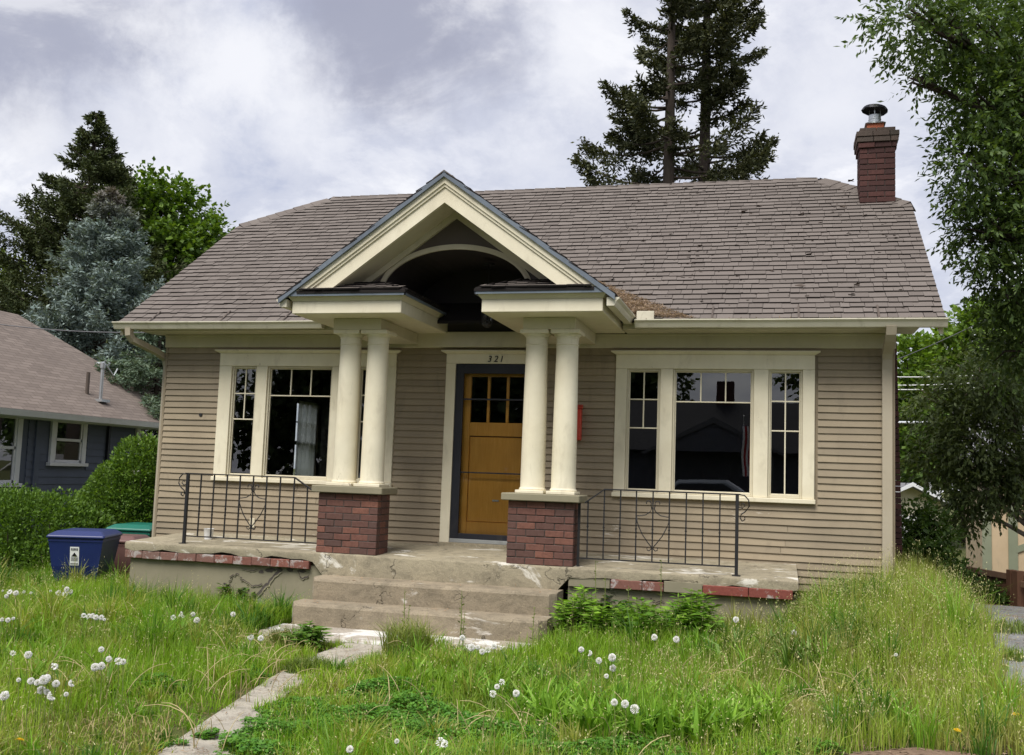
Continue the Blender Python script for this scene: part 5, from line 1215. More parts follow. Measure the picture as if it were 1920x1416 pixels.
def broadleaf(name, label, base, top, trunk_r, blobs, n_twig, per, leaf, cA, cB, cat='tree', droop=.25, wmat='bark', shell=.55, limbs=True, group=None, tw_len=.45, lw=.45, leaf_j=.3):
    """tapered trunk with a limb to every blob; leaves on twigs spread through the blobs (centre, radii)"""
    base = np.array(base, float); t_ = thing(name, label, cat, tuple(base), 0, group); mb = MB(); top = np.array(top, float) - base
    k = [Vector((0, 0, -.2)), Vector(top * .3) + Vector((random.uniform(-.1, .1), random.uniform(-.1, .1), 0)), Vector(top * .65) + Vector((random.uniform(-.15, .15), 0, 0)), Vector(top)]
    mb.tube(k, [trunk_r * 1.25, trunk_r, trunk_r * .75, trunk_r * .3], 10); mb.build('trunk', wmat, t_, True)
    lb = MB(); vol = np.array([b[1][0] * b[1][1] * b[1][2] for b in blobs]) ** .67; vol /= vol.sum(); P = []; D = []; N_ = []
    for b, f in zip(blobs, vol):
        c = np.array(b[0], float) - base; rad = np.array(b[1], float); nt_ = max(8, int(n_twig * f))
        if limbs:
            s = top * min(.95, max(.3, (c[2] - .4) / max(top[2], .1) * .8)); mid = (s + c) / 2 + np.array([0, 0, .12 * np.linalg.norm(c - s)])
            lb.tube([Vector(s), Vector(mid), Vector(c)], [trunk_r * .35, trunk_r * .22, trunk_r * .08], 6)
            for q in range(5): e = c + sph(1)[0] * rad * .8; lb.tube([Vector(c * .6 + mid * .4), Vector((c + e) / 2), Vector(e)], [trunk_r * .1, trunk_r * .06, .006], 5)
        u = sph(nt_); rr = (shell + (1 - shell) * RNG.random((nt_, 1))) * (1 + .22 * np.sin(u[:, :1] * 5 + c[0]) * np.cos(u[:, 2:3] * 6 + c[1]))
        tp = c + u * rad * rr; td = u + RNG.normal(0, .5, (nt_, 3)) + np.array([0, 0, -droop * 2 + .3]); td /= np.linalg.norm(td, axis=1, keepdims=True)
        for i in range(per):
            s_ = (i + RNG.random((nt_, 1))) / per; sd = sph(nt_) * .75
            P.append(tp + td * tw_len * s_ - np.array([0, 0, droop]) * (tw_len * s_) ** 2 * 2); D.append(td * .8 + sd + np.array([0, 0, -droop])); N_.append(np.array([0, 0, 1.0]) + RNG.normal(0, .5, (nt_, 3)))
    if limbs: lb.build('limbs', wmat, t_, True)
    P = np.concatenate(P); D = np.concatenate(D); N_ = np.concatenate(N_); n = len(P); L = leaf * RNG.uniform(1 - leaf_j, 1 + leaf_j, n)
    cl = cols(n, cA, cB, .14); leaf_mesh('crown', P, D, L, L * lw, cl, 'foliage', N_, t_); return t_
def conifer(name, label, base, height, rad, n_br, cA, cB, z0=.06, droop=.2, up=.25, needle=.11, dens=60, prof=None, trunk_r=.22, seed=1, gap=0.0, group=None, lean=(0, 0), cat='tree', sub=5, wid=.32, tip=None, bare=.12):
    """whorled branches with side twigs; needles are small faces along every twig"""
    rg = np.random.default_rng(seed); base = np.array(base, float); t_ = thing(name, label, cat, tuple(base), 0, group); mb = MB()
    ax = lambda z: np.array([lean[0] * z / height, lean[1] * z / height, z])
    mb.tube([Vector(ax(height * k / 6)) - Vector((0, 0, .3 if k == 0 else 0)) for k in range(7)], [trunk_r * (1.1 - 1.02 * k / 6) for k in range(7)], 9); mb.build('trunk', 'bark', t_, True)
    prof = prof or (lambda k: (1 - k) ** .85); lb = MB(); P = []; D = []; CC = []
    for i in range(n_br):
        k = z0 + (1 - z0) * ((i + rg.random()) / n_br) ** .92
        if gap and rg.random() < gap: continue
        ln = rad * prof(k) * rg.uniform(.62, 1.15) + .12; a = rg.random() * 2 * math.pi; o = ax(height * k); dr = np.array([math.cos(a), math.sin(a), 0])
        m = 8; s = np.linspace(0, 1, m + 1)[:, None]; bow = -droop * ln * s + up * ln * s ** 2.2 + (.25 * ln * s if k > .85 else 0)
        pts = o + dr * ln * s + np.array([0, 0, 1.0]) * bow; side = np.array([-dr[1], dr[0], 0])
        if ln > .5: lb.tube([Vector(p) for p in pts[::2]], [max(.005, trunk_r * .16 * (1 - .85 * q)) for q in np.linspace(0, 1, 5)], 4, cap=False)
        nn = int(dens * ln) + 6; s_ = rg.random(nn) ** .75; s_ = bare + (1.02 - bare) * s_; bp = o + dr * ln * s_[:, None] + np.array([0, 0, 1.0]) * (-droop * ln * s_ + up * ln * s_ ** 2.2)[:, None]
        sg = rg.choice([-1, 1], nn); sl = (.30 * ln * (1.05 - s_) + .05) * rg.random(nn)
        tw = side * sg[:, None] * .8 + dr * .7 + rg.normal(0, .18, (nn, 3)); hang = np.array([0, 0, -1.0])
        q = bp + tw * sl[:, None] + hang * (sl * rg.uniform(.1, .9, nn))[:, None]
        for e in range(sub):
            P.append(q + rg.normal(0, .025 + .02 * ln, (nn, 3))); D.append(tw * .7 + rg.normal(0, .45, (nn, 3)) + np.array([0, 0, .12]))
        c = cols(nn * sub, cA, cB, .16)
        if tip is not None and k > tip[0]: f_ = (k - tip[0]) / (1 - tip[0]) * .8; c = c * (1 - f_) + np.array(tip[1]) * f_
        CC.append(c)
    lb.build('limbs', 'bark', t_, True); P = np.concatenate(P); D = np.concatenate(D); C_ = np.concatenate(CC); n = len(P)
    L = needle * RNG.uniform(.6, 1.35, n); leaf_mesh('crown', P, D, L, L * wid, C_, 'needles', None, t_, .05); return t_

def make_trees():
    gz = -1.0
    # Douglas firs behind the ridge
    P1 = lambda k: (1 - k) ** .85 * (.78 + .35 * math.sin(k * 21) ** 2)
    a = at(1246, 700, 27); conifer('fir_tree', 'tall ragged dark fir behind the roof, its left bough reaching far out', (a[0], a[1], gz), 20.5, 4.5, 92, (.042, .052, .026), (.085, .088, .042), .36, .20, .42, .15, 46, P1, .27, 3, .0, sub=6, wid=.38, bare=.30)
    a = at(1314, 700, 28.4); conifer('fir_tree', 'tall ragged dark fir behind the roof, nearest the chimney', (a[0], a[1], gz), 21.5, 3.7, 84, (.044, .054, .027), (.088, .09, .044), .36, .18, .40, .15, 46, P1, .29, 5, .0, sub=6, wid=.38, bare=.30)
    # left group
    a = at(128, 900, 30); conifer('spruce_tree', 'tall dark green pointed spruce at the left edge behind the blue one', (a[0], a[1], gz), at(140, 187, 30)[2] - gz, 6.2, 300, (.042, .060, .024), (.085, .10, .040),   .12, .12, .30, .13, 48, lambda k: (1 - k) ** 1.0, .3, 8, .0, sub=5, wid=.36)
    a = at(172, 900, 24); conifer('blue_spruce_tree', 'silvery blue spruce with browning tip behind the slate house', (a[0], a[1], gz), at(178, 345, 24)[2] - gz, 2.15, 260, (.14, .19, .18), (.25, .30, .275), .15, .12, .30, .12, 52, lambda k: min(1, (1 - k) * 1.5) ** .75, .17, 12, .0, sub=5, wid=.34, tip=(.88, (.17, .13, .11)))
    a = at(282, 900, 21); conifer('young_spruce_tree', 'soft grey green spruce peeking between the two houses', (a[0], a[1], gz), at(270, 560, 21)[2] - gz, 1.7, 120, (.10, .15, .10), (.17, .22, .15), .25, .25, .2, .11, 52, lambda k: min(1, (1 - k) * 1.7) ** .8, .12, 14, .0, sub=5)
    B = lambda px, py, d, r: (at(px, py, d), r)
    a = at(300, 900, 33)
    broadleaf('maple_tree', 'bright green rounded maple behind the blue spruce', (a[0], a[1], gz), at(300, 430, 33), .22,
              [B(255, 420, 33, (1.1, 1.1, 1.3)), B(300, 385, 33, (1.1, 1.1, 1.0)), B(345, 420, 33.5, (1.2, 1.1, 1.1)), B(380, 455, 33, (.8, .9, .7)), B(300, 480, 32, (1.6, 1.3, 1.2)), B(345, 500, 33, (1.3, 1.2, 1.0)), B(250, 520, 32, (1.2, 1.2, 1.2)), B(280, 580, 32, (1.3, 1.2, 1.1)), B(225, 400, 34, (.7, .8, 1.3)), B(330, 560, 33, (1.2, 1.2, 1.0))],
              2600, 9, .17, (.055, .115, .014), (.135, .215, .028), droop=.12, shell=.5, tw_len=.5, lw=.75)
    a = at(-60, 900, 36)
    broadleaf('green_tree', 'yellow green tree showing low behind the dark spruce', (a[0], a[1], gz), at(-40, 560, 36), .2, [B(-20, 520, 36, (1.0, 1.2, 1.0)), B(-60, 560, 36, (1.8, 1.4, 1.6))], 900, 8, .18, (.08, .13, .02), (.16, .2, .035), droop=.1, lw=.7)
    # right: big near tree hanging over from the right edge
    a = np.array([8.3, 3.6, float(H(8.3, 3.6))])
    near = [B(1700, 30, 12.8, (.50, .5, .30)), B(1770, 60, 13, (.55, .6, .45)), B(1850, 60, 13.4, (.7, .8, .7)), B(1830, 190, 13.2, (.45, .6, .5)), B(1900, 200, 13.5, (.7, .8, .9)), B(1815, 300, 13.1, (.36, .6, .45)), B(1880, 340, 13.4, (.6, .8, .7)), B(1850, 430, 13.2, (.42, .6, .5)), B(1910, 470, 13.6, (.6, .8, .7)), B(1880, 540, 13.4, (.38, .5, .40)), B(1960, 100, 14, (1., 1, 1.4)), B(1980, 350, 14, (1., 1, 1.4)), B(1960, 600, 14, (.7, .8, .7)), B(1720, 150, 12.9, (.18, .2, .12)), B(1905, 640, 13.8, (.42, .5, .6))]
    broadleaf('shade_tree', 'large leafy tree hanging into the picture from the right edge', a, at(2090, 250, 14.5), .26, near, 4700, 11, .088, (.045, .085, .020), (.120, .175, .048), droop=.10, shell=.35, tw_len=.40, lw=.42)
    a = np.array([7.6, 6.6, float(H(7.6, 6.6))])
    broadleaf('hanging_tree', 'dark shaded small tree with bare twigs drooping over the fence', a, at(1890, 760, 17), .14,
              [B(1840, 720, 16.5, (.75, .7, .6)), B(1770, 760, 17, (.6, .6, .5)), B(1900, 720, 17, (.8, .7, .9)), B(1830, 820, 16.4, (.7, .6, .5)), B(1760, 850, 17, (.5, .5, .32)), B(1880, 860, 16.5, (.7, .6, .5)), B(1845, 915, 16.3, (.48, .5, .34)), B(1800, 920, 16.5, (.4, .4, .36)), B(1905, 925, 16.3, (.40, .4, .18)), B(1800, 970, 16.5, (.26, .3, .26)), B(1920, 880, 16.6, (.6, .5, .42))],
              2300, 9, .095, (.050, .075, .024), (.120, .155, .052), droop=.3, shell=.3, tw_len=.36, lw=.42, wmat='pale_twig')
    # bright trees in the distance
    def far(label, blobs, d, cA, cB, n, px0, leaf=.22):
        q = at(px0, 900, d); broadleaf('distant_tree', label, (q[0], q[1], -1.6), at(px0, 760, d), .2, blobs, n, 8, leaf, cA, cB, droop=.08, shell=.5, tw_len=.6, lw=.7, group='trees beyond the driveway')
    far('sunny yellow green tree right of the house corner, farthest left', [B(1700, 690, 36, (.7, .7, 1.1)), B(1690, 780, 36, (1., .8, 1.2)), B(1720, 830, 36, (1., .8, 1.0))], 36, (.08, .15, .016), (.16, .245, .035), 900, 1700)
    far('tall sunny yellow green tree above the driveway', [B(1790, 670, 38, (1.4, 1., 1.)), B(1850, 630, 38, (1.3, 1., 1.1)), B(1900, 610, 38, (1.2, 1., 1.)), B(1760, 730, 38, (1.5, 1., 1.3)), B(1830, 720, 38, (1.8, 1., 1.3)), B(1730, 790, 37, (1.2, 1., 1.)), B(1890, 700, 38, (1.4, 1., 1.3))], 38, (.085, .155, .018), (.165, .25, .04), 2400, 1810)
    far('mid green tree low behind the garages', [B(1730, 860, 34, (1.1, .8, .7)), B(1790, 840, 34, (1.2, .9, 1.1)), B(1850, 850, 34, (1.3, .9, 1.1)), B(1900, 800, 34, (1.3, .9, 1.3))], 34, (.05, .10, .015), (.10, .16, .03), 1300, 1840)
make_trees()

def hedge(name, label, blobs, n, leaf, cA, cB, base, wmat='bark', flowers=0):
    base = np.array(base, float); t_ = thing(name, label, 'hedge', tuple(base)); vol = np.array([b[1][0] * b[1][2] + b[1][1] * b[1][2] for b in blobs]); vol /= vol.sum(); P = []; D = []
    for (c, r), f in zip(blobs, vol):
        m = int(n * f); u = sph(m); c = np.array(c) - base; rr = (.86 + .2 * RNG.random((m, 1)) ** 2) * (1 + .05 * np.sin(u[:, :1] * 11) * np.cos(u[:, 2:3] * 13))
        sgn = np.sign(u) * np.abs(u) ** .7; sgn /= np.linalg.norm(sgn, axis=1, keepdims=True) ** .75
        P.append(c + sgn * np.array(r) * rr); D.append(u + RNG.normal(0, .6, (m, 3)) + np.array([0, 0, .4]))
    P = np.concatenate(P); D = np.concatenate(D); k = len(P); L = leaf * RNG.uniform(.6, 1.4, k); zz = P[:, 2:3]
    leaf_mesh('foliage', P, D, L, L * .55, cols(k, cA, cB, .16), 'foliage', D + RNG.normal(0, .5, (k, 3)), t_)
    mb = MB()
    for (c, r) in blobs:
        c = Vector(np.array(c) - base)
        for q in range(5):
            e = c + Vector((random.uniform(-.7, .7) * r[0], random.uniform(-.7, .7) * r[1], random.uniform(0, .6) * r[2])); s_ = Vector((e.x * .8 + c.x * .2, e.y * .8 + c.y * .2, -.05)); mb.tube([s_, (s_ + e) / 2 + Vector((.05, .03, 0)), e], [.02, .015, .006], 5)
        # inner dark mass of twigs keeps daylight from showing straight through
        m = 500; u = sph(m) * RNG.random((m, 1)) ** .4 * .8
    mb.build('stems', wmat, t_)
    if flowers:
        i = RNG.choice(k, flowers); q = P[i] + RNG.normal(0, .02, (flowers, 3)); f = np.repeat(q, 7, 0) + RNG.normal(0, .022, (flowers * 7, 3)); leaf_mesh('blossom', f, sph(len(f)), np.full(len(f), .05), np.full(len(f), .045), cols(len(f), (.7, .7, .66), (.8, .8, .76), .05), 'foliage', None, t_)
def make_hedges():
    B = lambda px, py, d, r: (at(px, py, d), r)
    b0 = at(60, 1040, 14)
    hedge('clipped_hedge', 'dark green clipped hedge below the slate house, running to the left edge', [B(-60, 1010, 14.2, (.7, .55, .72)), B(20, 1005, 14.1, (.62, .55, .70)), B(95, 1010, 14.1, (.58, .52, .66)), B(150, 1025, 14.2, (.42, .5, .58)), B(60, 1060, 13.9, (.9, .5, .5)), B(-20, 1070, 13.9, (.8, .5, .5))], 42000, .05, (.055, .115, .016), (.145, .245, .038), (b0[0], b0[1], -.9), flowers=8)
    b1 = at(250, 980, 14.8)
    hedge('rounded_hedge', 'tall rounded green hedge between the bins and the house corner', [B(268, 905, 15, (.42, .55, .72)), B(230, 940, 15, (.50, .5, .62)), B(285, 960, 15.2, (.5, .5, .85)), B(195, 970, 15, (.45, .5, .48)), B(240, 1010, 14.9, (.62, .5, .6))], 42000, .05, (.06, .125, .018), (.16, .26, .04), (b1[0], b1[1], -.9), flowers=12)
    # bushes by the driveway
    for px, py, d, r, lab in ((1735, 1010, 15.5, (.30, .35, .55), 'upright leafy shrub growing against the chimney side of the house'), (1720, 1075, 15, (.42, .4, .40), 'low dark green bush at the foot of the chimney'), (1775, 1095, 15.4, (.28, .3, .30), 'sprawling green bush in front of the wooden fence'), (1850, 1140, 15.2, (.34, .25, .17), 'small weedy bush at the edge of the driveway by the fence post'), (1800, 1135, 15.4, (.34, .25, .22), 'low weeds spilling onto the driveway below the wooden fence')):
        c = at(px, py, d); broadleaf('shrub', lab, (c[0], c[1], float(H(c[0], c[1])) - .3), c, .03, [(c, r), (c + np.array([.15, .1, -.1]), tuple(x * .8 for x in r)), (c + np.array([-.12, .1, .12]), tuple(x * .7 for x in r))], 520, 9, .085, (.04, .085, .014), (.095, .155, .03), 'shrub', .15, shell=.3, tw_len=.28, lw=.5)
make_hedges()

# ---------------------------------------------------------------- lawn
def inside(poly, x, y):
    r = np.zeros(len(x), bool); n = len(poly)
    for i in range(n):
        (x0, y0), (x1, y1) = poly[i], poly[(i + 1) % n]
        c = ((y0 > y) != (y1 > y)) & (x < (x1 - x0) * (y - y0) / (y1 - y0 + 1e-12) + x0); r ^= c
    return r
def rect(x, y, x0, x1, y0, y1): return (x > x0) & (x < x1) & (y > y0) & (y < y1)
def wave(x, y, s, k=0):
    return np.sin(x * s + 1.3 * np.sin(y * s * .7 + k) + k) * np.cos(y * s * 1.1 + 1.1 * np.sin(x * s * .6 + 2 * k))
def in_view(x, y, m=260):
    P = np.stack([x, y, H(x, y) + .1], 1) - CAM; d = P @ FWD; u = 960 + FPX * (P @ RGT) / np.maximum(d, .1); v = 708 - FPX * (P @ UPV) / np.maximum(d, .1)
    return (d > .5) & (u > -m) & (u < 1920 + m) & (v < 1416 + m)
def blocked(x, y, path_w=1.0):
    b = rect(x, y, SLAB0 + .02, SLAB1 + .02, SD + .03, .2) | rect(x, y, -1.47, 1.25, -2.6, SD + .1) | rect(x, y, XL - .05, XR + .05, -.06, 7) | rect(x, y, XR - .05, 4.82, 2.2, 2.8)
    j = .10 * wave(x, y, 9, 1) + .05 * wave(x, y, 23, 2)
    jx = x + j; b |= inside(PATH, x + j * 1.1 + .03, y) & (wave(x, y, 7, 4) > -.75) | inside(DRIVE, x - .05 + j, y) | inside(MULCH, x + j, y + j)
    return b
def scatter(n, x0, x1, y0, y1, allow_path=0.0, view=True):
    x = RNG.uniform(x0, x1, n); y = RNG.uniform(y0, y1, n); k = ~blocked(x, y)
    if allow_path: k |= (RNG.random(n) < allow_path) & inside(PATH, x, y) & ~rect(x, y, -1.47, 1.25, -2.6, 0)
    if view: k &= in_view(x, y)
    return x[k], y[k]
def stuff(o, label): return tag(o, label, kind='stuff')
def hgt(x, y):
    h = .20 + .065 * wave(x, y, 1.9) + .045 * wave(x, y, 4.3, 1)
    h = h + .15 * S(x, 3.2, 4.3) * S(y, -4.2, -1.6) + .05 * S(y, -3.6, -1.6) - .10 * S(x, 1.2, 1.5) * S(-x, -3.5, -3.1) * S(y, -2.6, -1.9) - .13 * S(x, -1.5, -1.2) * S(-x, -1.3, -1.0) * S(y, -3.9, -2.9) - .05 * S(-y, 4.4, 5.6)
    h = h * (1 - .45 * np.exp(-((x - (-.1)) / .55) ** 2) * S(-y, 2.6, 3.4))
    return np.maximum(h, .07)
def make_lawn():
    # main grass
    x, y = scatter(400000, -9.5, 6.2, -7.6, 2.0); n = len(x); z = H(x, y); h = hgt(x, y) * RNG.uniform(.55, 1.35, n)
    q = wave(x, y, 1.6, .7) * .5 + wave(x, y, 4.1, 2) * .35 + wave(x, y, 9.5, 1) * .25; t_ = np.clip(.5 + .5 * q, 0, 1)[:, None]
    C_ = np.array([.12, .25, .014]) * (1 - t_) + np.array([.30, .45, .036]) * t_
    rt = (S(x, 2.2, 4.0) * .55)[:, None]; C_ = C_ * (1 - rt) + np.array([.33, .41, .07]) * rt
    pt = (S(wave(x, y, 2.3, 5), .2, .8) * (.25 + .5 * S(x, 1.5, 3.5)))[:, None]; C_ = C_ * (1 - pt) + np.array([.36, .34, .11]) * pt
    dry = RNG.random(n) < (.05 + .07 * S(x, 1.0, 3.5)); C_[dry] = cols(dry.sum(), (.33, .27, .12), (.42, .36, .19), .1)
    C_ = C_ * (1 + RNG.normal(0, .16, (n, 1)))
    stuff(blade_mesh('grass', np.stack([x, y, z - .01], 1), h, RNG.uniform(.0035, .0075, n), RNG.uniform(0, 6.283, n), np.abs(RNG.normal(.3, .25, n)), np.clip(C_, .005, 1)), 'overgrown green lawn grass of the front yard')
    k = 950; cx = RNG.uniform(-8, 5, k); cy = RNG.uniform(-7, -.3, k); ok = ~blocked(cx, cy) & in_view(cx, cy); cx, cy = cx[ok], cy[ok]; k = len(cx); per = 42
    r = np.abs(RNG.normal(0, .055, k * per)); a = RNG.uniform(0, 6.283, k * per); X_ = np.repeat(cx, per) + r * np.cos(a); Y_ = np.repeat(cy, per) + r * np.sin(a); hh = np.repeat(RNG.uniform(.7, 1.9, k), per) * hgt(X_, Y_) * RNG.uniform(.6, 1.2, k * per)
    cc = np.repeat(np.where(RNG.random((k, 1)) < .3, np.array([[.30, .32, .07]]), np.where(RNG.random((k, 1)) < .5, np.array([[.07, .17, .02]]), np.array([[.17, .33, .03]]))), per, 0) * (1 + RNG.normal(0, .15, (k * per, 1)))
    stuff(blade_mesh('coarse_grass', np.stack([X_, Y_, H(X_, Y_) - .01], 1), hh, RNG.uniform(.006, .013, k * per), a, np.abs(RNG.normal(.45, .3, k * per)), np.clip(cc, .01, 1)), 'coarse clumps of taller grass in the lawn')
    x, y = scatter(60000, -8.5, 5.2, -7.3, -.2); k = RNG.random(len(x)) < .25 + .75 * S(wave(x, y, 2.1, 6), .0, .7); x, y = x[k], y[k]; n = len(x)
    stuff(blade_mesh('dead_thatch', np.stack([x, y, H(x, y)], 1), RNG.uniform(.05, .17, n), RNG.uniform(.003, .007, n), RNG.uniform(0, 6.283, n), np.abs(RNG.normal(1.0, .4, n)), cols(n, (.26, .20, .09), (.42, .35, .18), .15), 'dry_matter'), 'tan dead thatch lying among the grass')
    # thin lawn farther off, out of the picture
    x = RNG.uniform(-16, 9, 60000); y = RNG.uniform(-11.6, 9, 60000); k = ~blocked(x, y) & ~in_view(x, y); x, y = x[k], y[k]; n = len(x)
    stuff(blade_mesh('side_grass', np.stack([x, y, H(x, y) - .01], 1), RNG.uniform(.08, .22, n), RNG.uniform(.006, .012, n), RNG.uniform(0, 6.28, n), np.abs(RNG.normal(.3, .25, n)), cols(n, (.09, .17, .02), (.19, .27, .04))), 'grass of the yard beside and behind the houses')
    # seed-bearing stalks
    x, y = scatter(19000, -8, 5.2, -7.2, -.2); k = RNG.random(len(x)) < .25 + .7 * S(x, 1.6, 3.6); x, y = x[k], y[k]; n = len(x); hh = hgt(x, y) * RNG.uniform(1.1, 1.75, n); az = RNG.uniform(0, 6.283, n); ln = np.abs(RNG.normal(.18, .15, n))
    P = np.stack([x, y, H(x, y)], 1); stuff(blade_mesh('seed_stalks', P, hh, np.full(n, .0032), az, ln, cols(n, (.22, .24, .07), (.36, .31, .13))), 'thin seeding grass stalks standing above the lawn')
    tp = P + np.stack([np.cos(az) * hh * ln, np.sin(az) * hh * ln, hh * (1 - .35 * ln)], 1); m = 5; tp = np.repeat(tp, m, 0); az2 = np.repeat(az, m); off = RNG.uniform(-.09, .005, (n * m, 1)) * np.array([0, 0, 1.0]) + RNG.normal(0, .012, (n * m, 3))
    stuff(leaf_mesh('seed_heads', tp + off, RNG.normal(0, .5, (n * m, 3)) + np.array([0, 0, 1.0]), RNG.uniform(.010, .022, n * m), np.full(n * m, .006), cols(n * m, (.34, .33, .14), (.55, .50, .28), .12), 'dry_matter'), 'pale grass seeds on the stalks')
    # clover mats
    def clover(name, label, polys, dens, hmax):
        PP = []; 
        for (cx, cy, rx, ry) in polys:
            k = int(dens * rx * ry); a = RNG.uniform(0, 6.283, k); r = np.sqrt(RNG.random(k)); px = cx + rx * r * np.cos(a); py = cy + ry * r * np.sin(a); ok = ~blocked(px, py); px, py, r = px[ok], py[ok], r[ok]
            top = hmax * (1 - r ** 3 * .75) * (.7 + .3 * wave(px, py, 7)); PP.append(np.stack([px, py, H(px, py) + top * (.45 + .55 * RNG.random(len(px)) ** .6)], 1))
        P = np.concatenate(PP); n = len(P); P3 = np.repeat(P, 3, 0); a = np.repeat(RNG.uniform(0, 6.283, n), 3) + np.tile(np.array([0, 2.09, 4.19]), n); D = np.stack([np.cos(a), np.sin(a), RNG.normal(.1, .25, 3 * n)], 1)
        c = np.repeat(cols(n, (.055, .16, .018), (.13, .29, .034), .15), 3, 0); stuff(leaf_mesh(name, P3, D, RNG.uniform(.016, .026, 3 * n), RNG.uniform(.016, .024, 3 * n), c, 'foliage', np.array([0, 0, 1.0]) + RNG.normal(0, .3, (3 * n, 3)), None, .1), label)
    clover('clover', 'dense dark green clover covering the lower yard', [(.95, -5.15, .95, .55), (.45, -5.6, .5, .5), (1.7, -5.3, .7, .5), (.75, -4.55, .45, .30), (2.5, -5.5, .5, .35), (-.72, -4.35, .34, .30), (-1.1, -5.0, .4, .3), (3.3, -5.0, .5, .3), (.4, -6.1, .5, .4), (1.9, -5.9, .9, .4)], 11000, .15)
    # broad strap leaves
    def strap(cx, cy, rx, ry, k, L0, L1, wd, cA, cB, up=1.0, per=9):
        a = RNG.uniform(0, 6.283, k); r = np.sqrt(RNG.random(k)); px = cx + rx * r * np.cos(a); py = cy + ry * r * np.sin(a); ok = ~blocked(px, py); px, py = px[ok], py[ok]; k = len(px)
        P = np.repeat(np.stack([px, py, H(px, py)], 1), per, 0) + RNG.normal(0, .012, (k * per, 3)) * np.array([1, 1, .2]); return P, RNG.uniform(L0, L1, k * per), RNG.uniform(.7, 1.3, k * per) * wd, cols(k * per, cA, cB, .13), up
    G = [strap(2.35, -4.85, .75, .45, 190, .16, .34, .030, (.12, .26, .022), (.25, .42, .045)), strap(2.95, -4.45, .5, .4, 90, .16, .32, .028, (.13, .26, .022), (.25, .40, .045)), strap(1.2, -4.1, .6, .4, 60, .15, .28, .024, (.12, .25, .022), (.24, .38, .045)), strap(-2.6, -3.6, 1.6, .8, 60, .14, .28, .02, (.11, .24, .02), (.22, .36, .04)), strap(-2.2, -5.2, 1.2, .7, 60, .14, .28, .02, (.11, .24, .02), (.22, .36, .04)), strap(1.7, -4.6, .5, .35, 45, .12, .22, .02, (.1, .19, .02), (.19, .29, .04)), strap(-1.5, -2.15, .45, .28, 34, .14, .28, .05, (.055, .14, .02), (.12, .22, .03)), strap(-2.5, -2.0, .8, .35, 30, .14, .26, .035, (.07, .15, .02), (.14, .23, .03)), strap(-5, -2.5, 2, 1, 30, .12, .2, .03, (.08, .16, .02), (.15, .24, .03)), strap(3.3, -2.8, .5, .4, 26, .25, .42, .028, (.09, .18, .03), (.17, .26, .05))]
    P = np.concatenate([g[0] for g in G]); L = np.concatenate([g[1] for g in G]); W_ = np.concatenate([g[2] for g in G]); C_ = np.concatenate([g[3] for g in G]); n = len(P)
    stuff(blade_mesh('strap_leaves', P, L, W_, RNG.uniform(0, 6.283, n), np.abs(RNG.normal(.42, .25, n)), C_, 'foliage'), 'broad strap leaves of weeds among the grass')
    # straw: bent dry stalks
    mb = MB(); rg = random.Random(5)
    def straw(x, y, L, a, bend, r=.0032):
        z = float(H(x, y)); pts = []
        for i in range(7):
            s = i / 6; pts.append((x + math.cos(a) * L * bend * s ** 1.5, y + math.sin(a) * L * bend * s ** 1.5, z + L * (s - .55 * bend * s ** 2.6)))
        mb.tube(pts, [r, r, r, r * .9, r * .8, r * .7, r * .5], 4, cap=False)
    for cx, cy, k, sp in ((-1.05, -3.3, 22, .35), (-.75, -4.1, 26, .30), (-.3, -4.9, 20, .35), (-1.25, -5.3, 26, .5), (.1, -5.9, 8, .3), (.75, -4.9, 8, .4), (1.75, -5.2, 16, .4), (.35, -3.0, 12, .2), (3.0, -3.6, 22, .5), (3.9, -3.7, 26, .5), (4.4, -2.4, 22, .4), (3.9, -1.8, 16, .4), (-2.4, -3.2, 16, .8), (-4, -3.5, 16, 1), (2.5, -5.3, 12, .4)):
        for _ in range(k): straw(cx + rg.gauss(0, sp * .5), cy + rg.gauss(0, sp * .5), rg.uniform(.2, .42), rg.uniform(0, 6.28), rg.uniform(.25, 1.0), rg.uniform(.002, .004))
    me = mb.mesh('dry_stalks', 'dry_matter', True); a = me.color_attributes.new('col', 'FLOAT_COLOR', 'POINT'); c = np.ones((len(me.vertices), 4), np.float32); c[:, :3] = np.array([.50, .41, .22]) * RNG.uniform(.75, 1.2, (len(c), 1)); a.data.foreach_set('color', c.ravel()); stuff(put('dry_stalks', me), 'bent straw coloured dead stalks in the lawn')
    # litter on walk, bare earth and porch
    def litter(name, label, spots, dens, L0, L1, wd, cA, cB, zoff=.012):
        PP = []
        for (x0, x1, y0, y1, zf) in spots:
            k = int(dens * (x1 - x0) * (y1 - y0)); px = RNG.uniform(x0, x1, k); py = RNG.uniform(y0, y1, k); ok = (.5 + .5 * wave(px, py, 5, 3)) > RNG.random(k) * .9; px, py = px[ok], py[ok]; PP.append(np.stack([px, py, zf(px, py) + zoff + RNG.uniform(0, .008, len(px))], 1))
        P = np.concatenate(PP); n = len(P); D = RNG.normal(size=(n, 3)) * np.array([1, 1, .08]); stuff(leaf_mesh(name, P, D, RNG.uniform(L0, L1, n), np.full(n, wd) * RNG.uniform(.6, 1.5, n), cols(n, cA, cB, .2), 'dry_matter', np.array([0, 0, 1.0]) + RNG.normal(0, .15, (n, 3)), None, .02), label)
    litter('needle_litter', 'fallen brown needles and debris on the walk', [(-.75, .25, -4.9, -2.7, lambda a, b: H(a, b) + .015), (-.4, .5, -6.3, -4.9, lambda a, b: H(a, b) + .015), (4.95, 6.6, -3.6, 4, lambda a, b: H(a, b) + .012)], 700, .03, .07, .004, (.16, .09, .05), (.27, .17, .10))
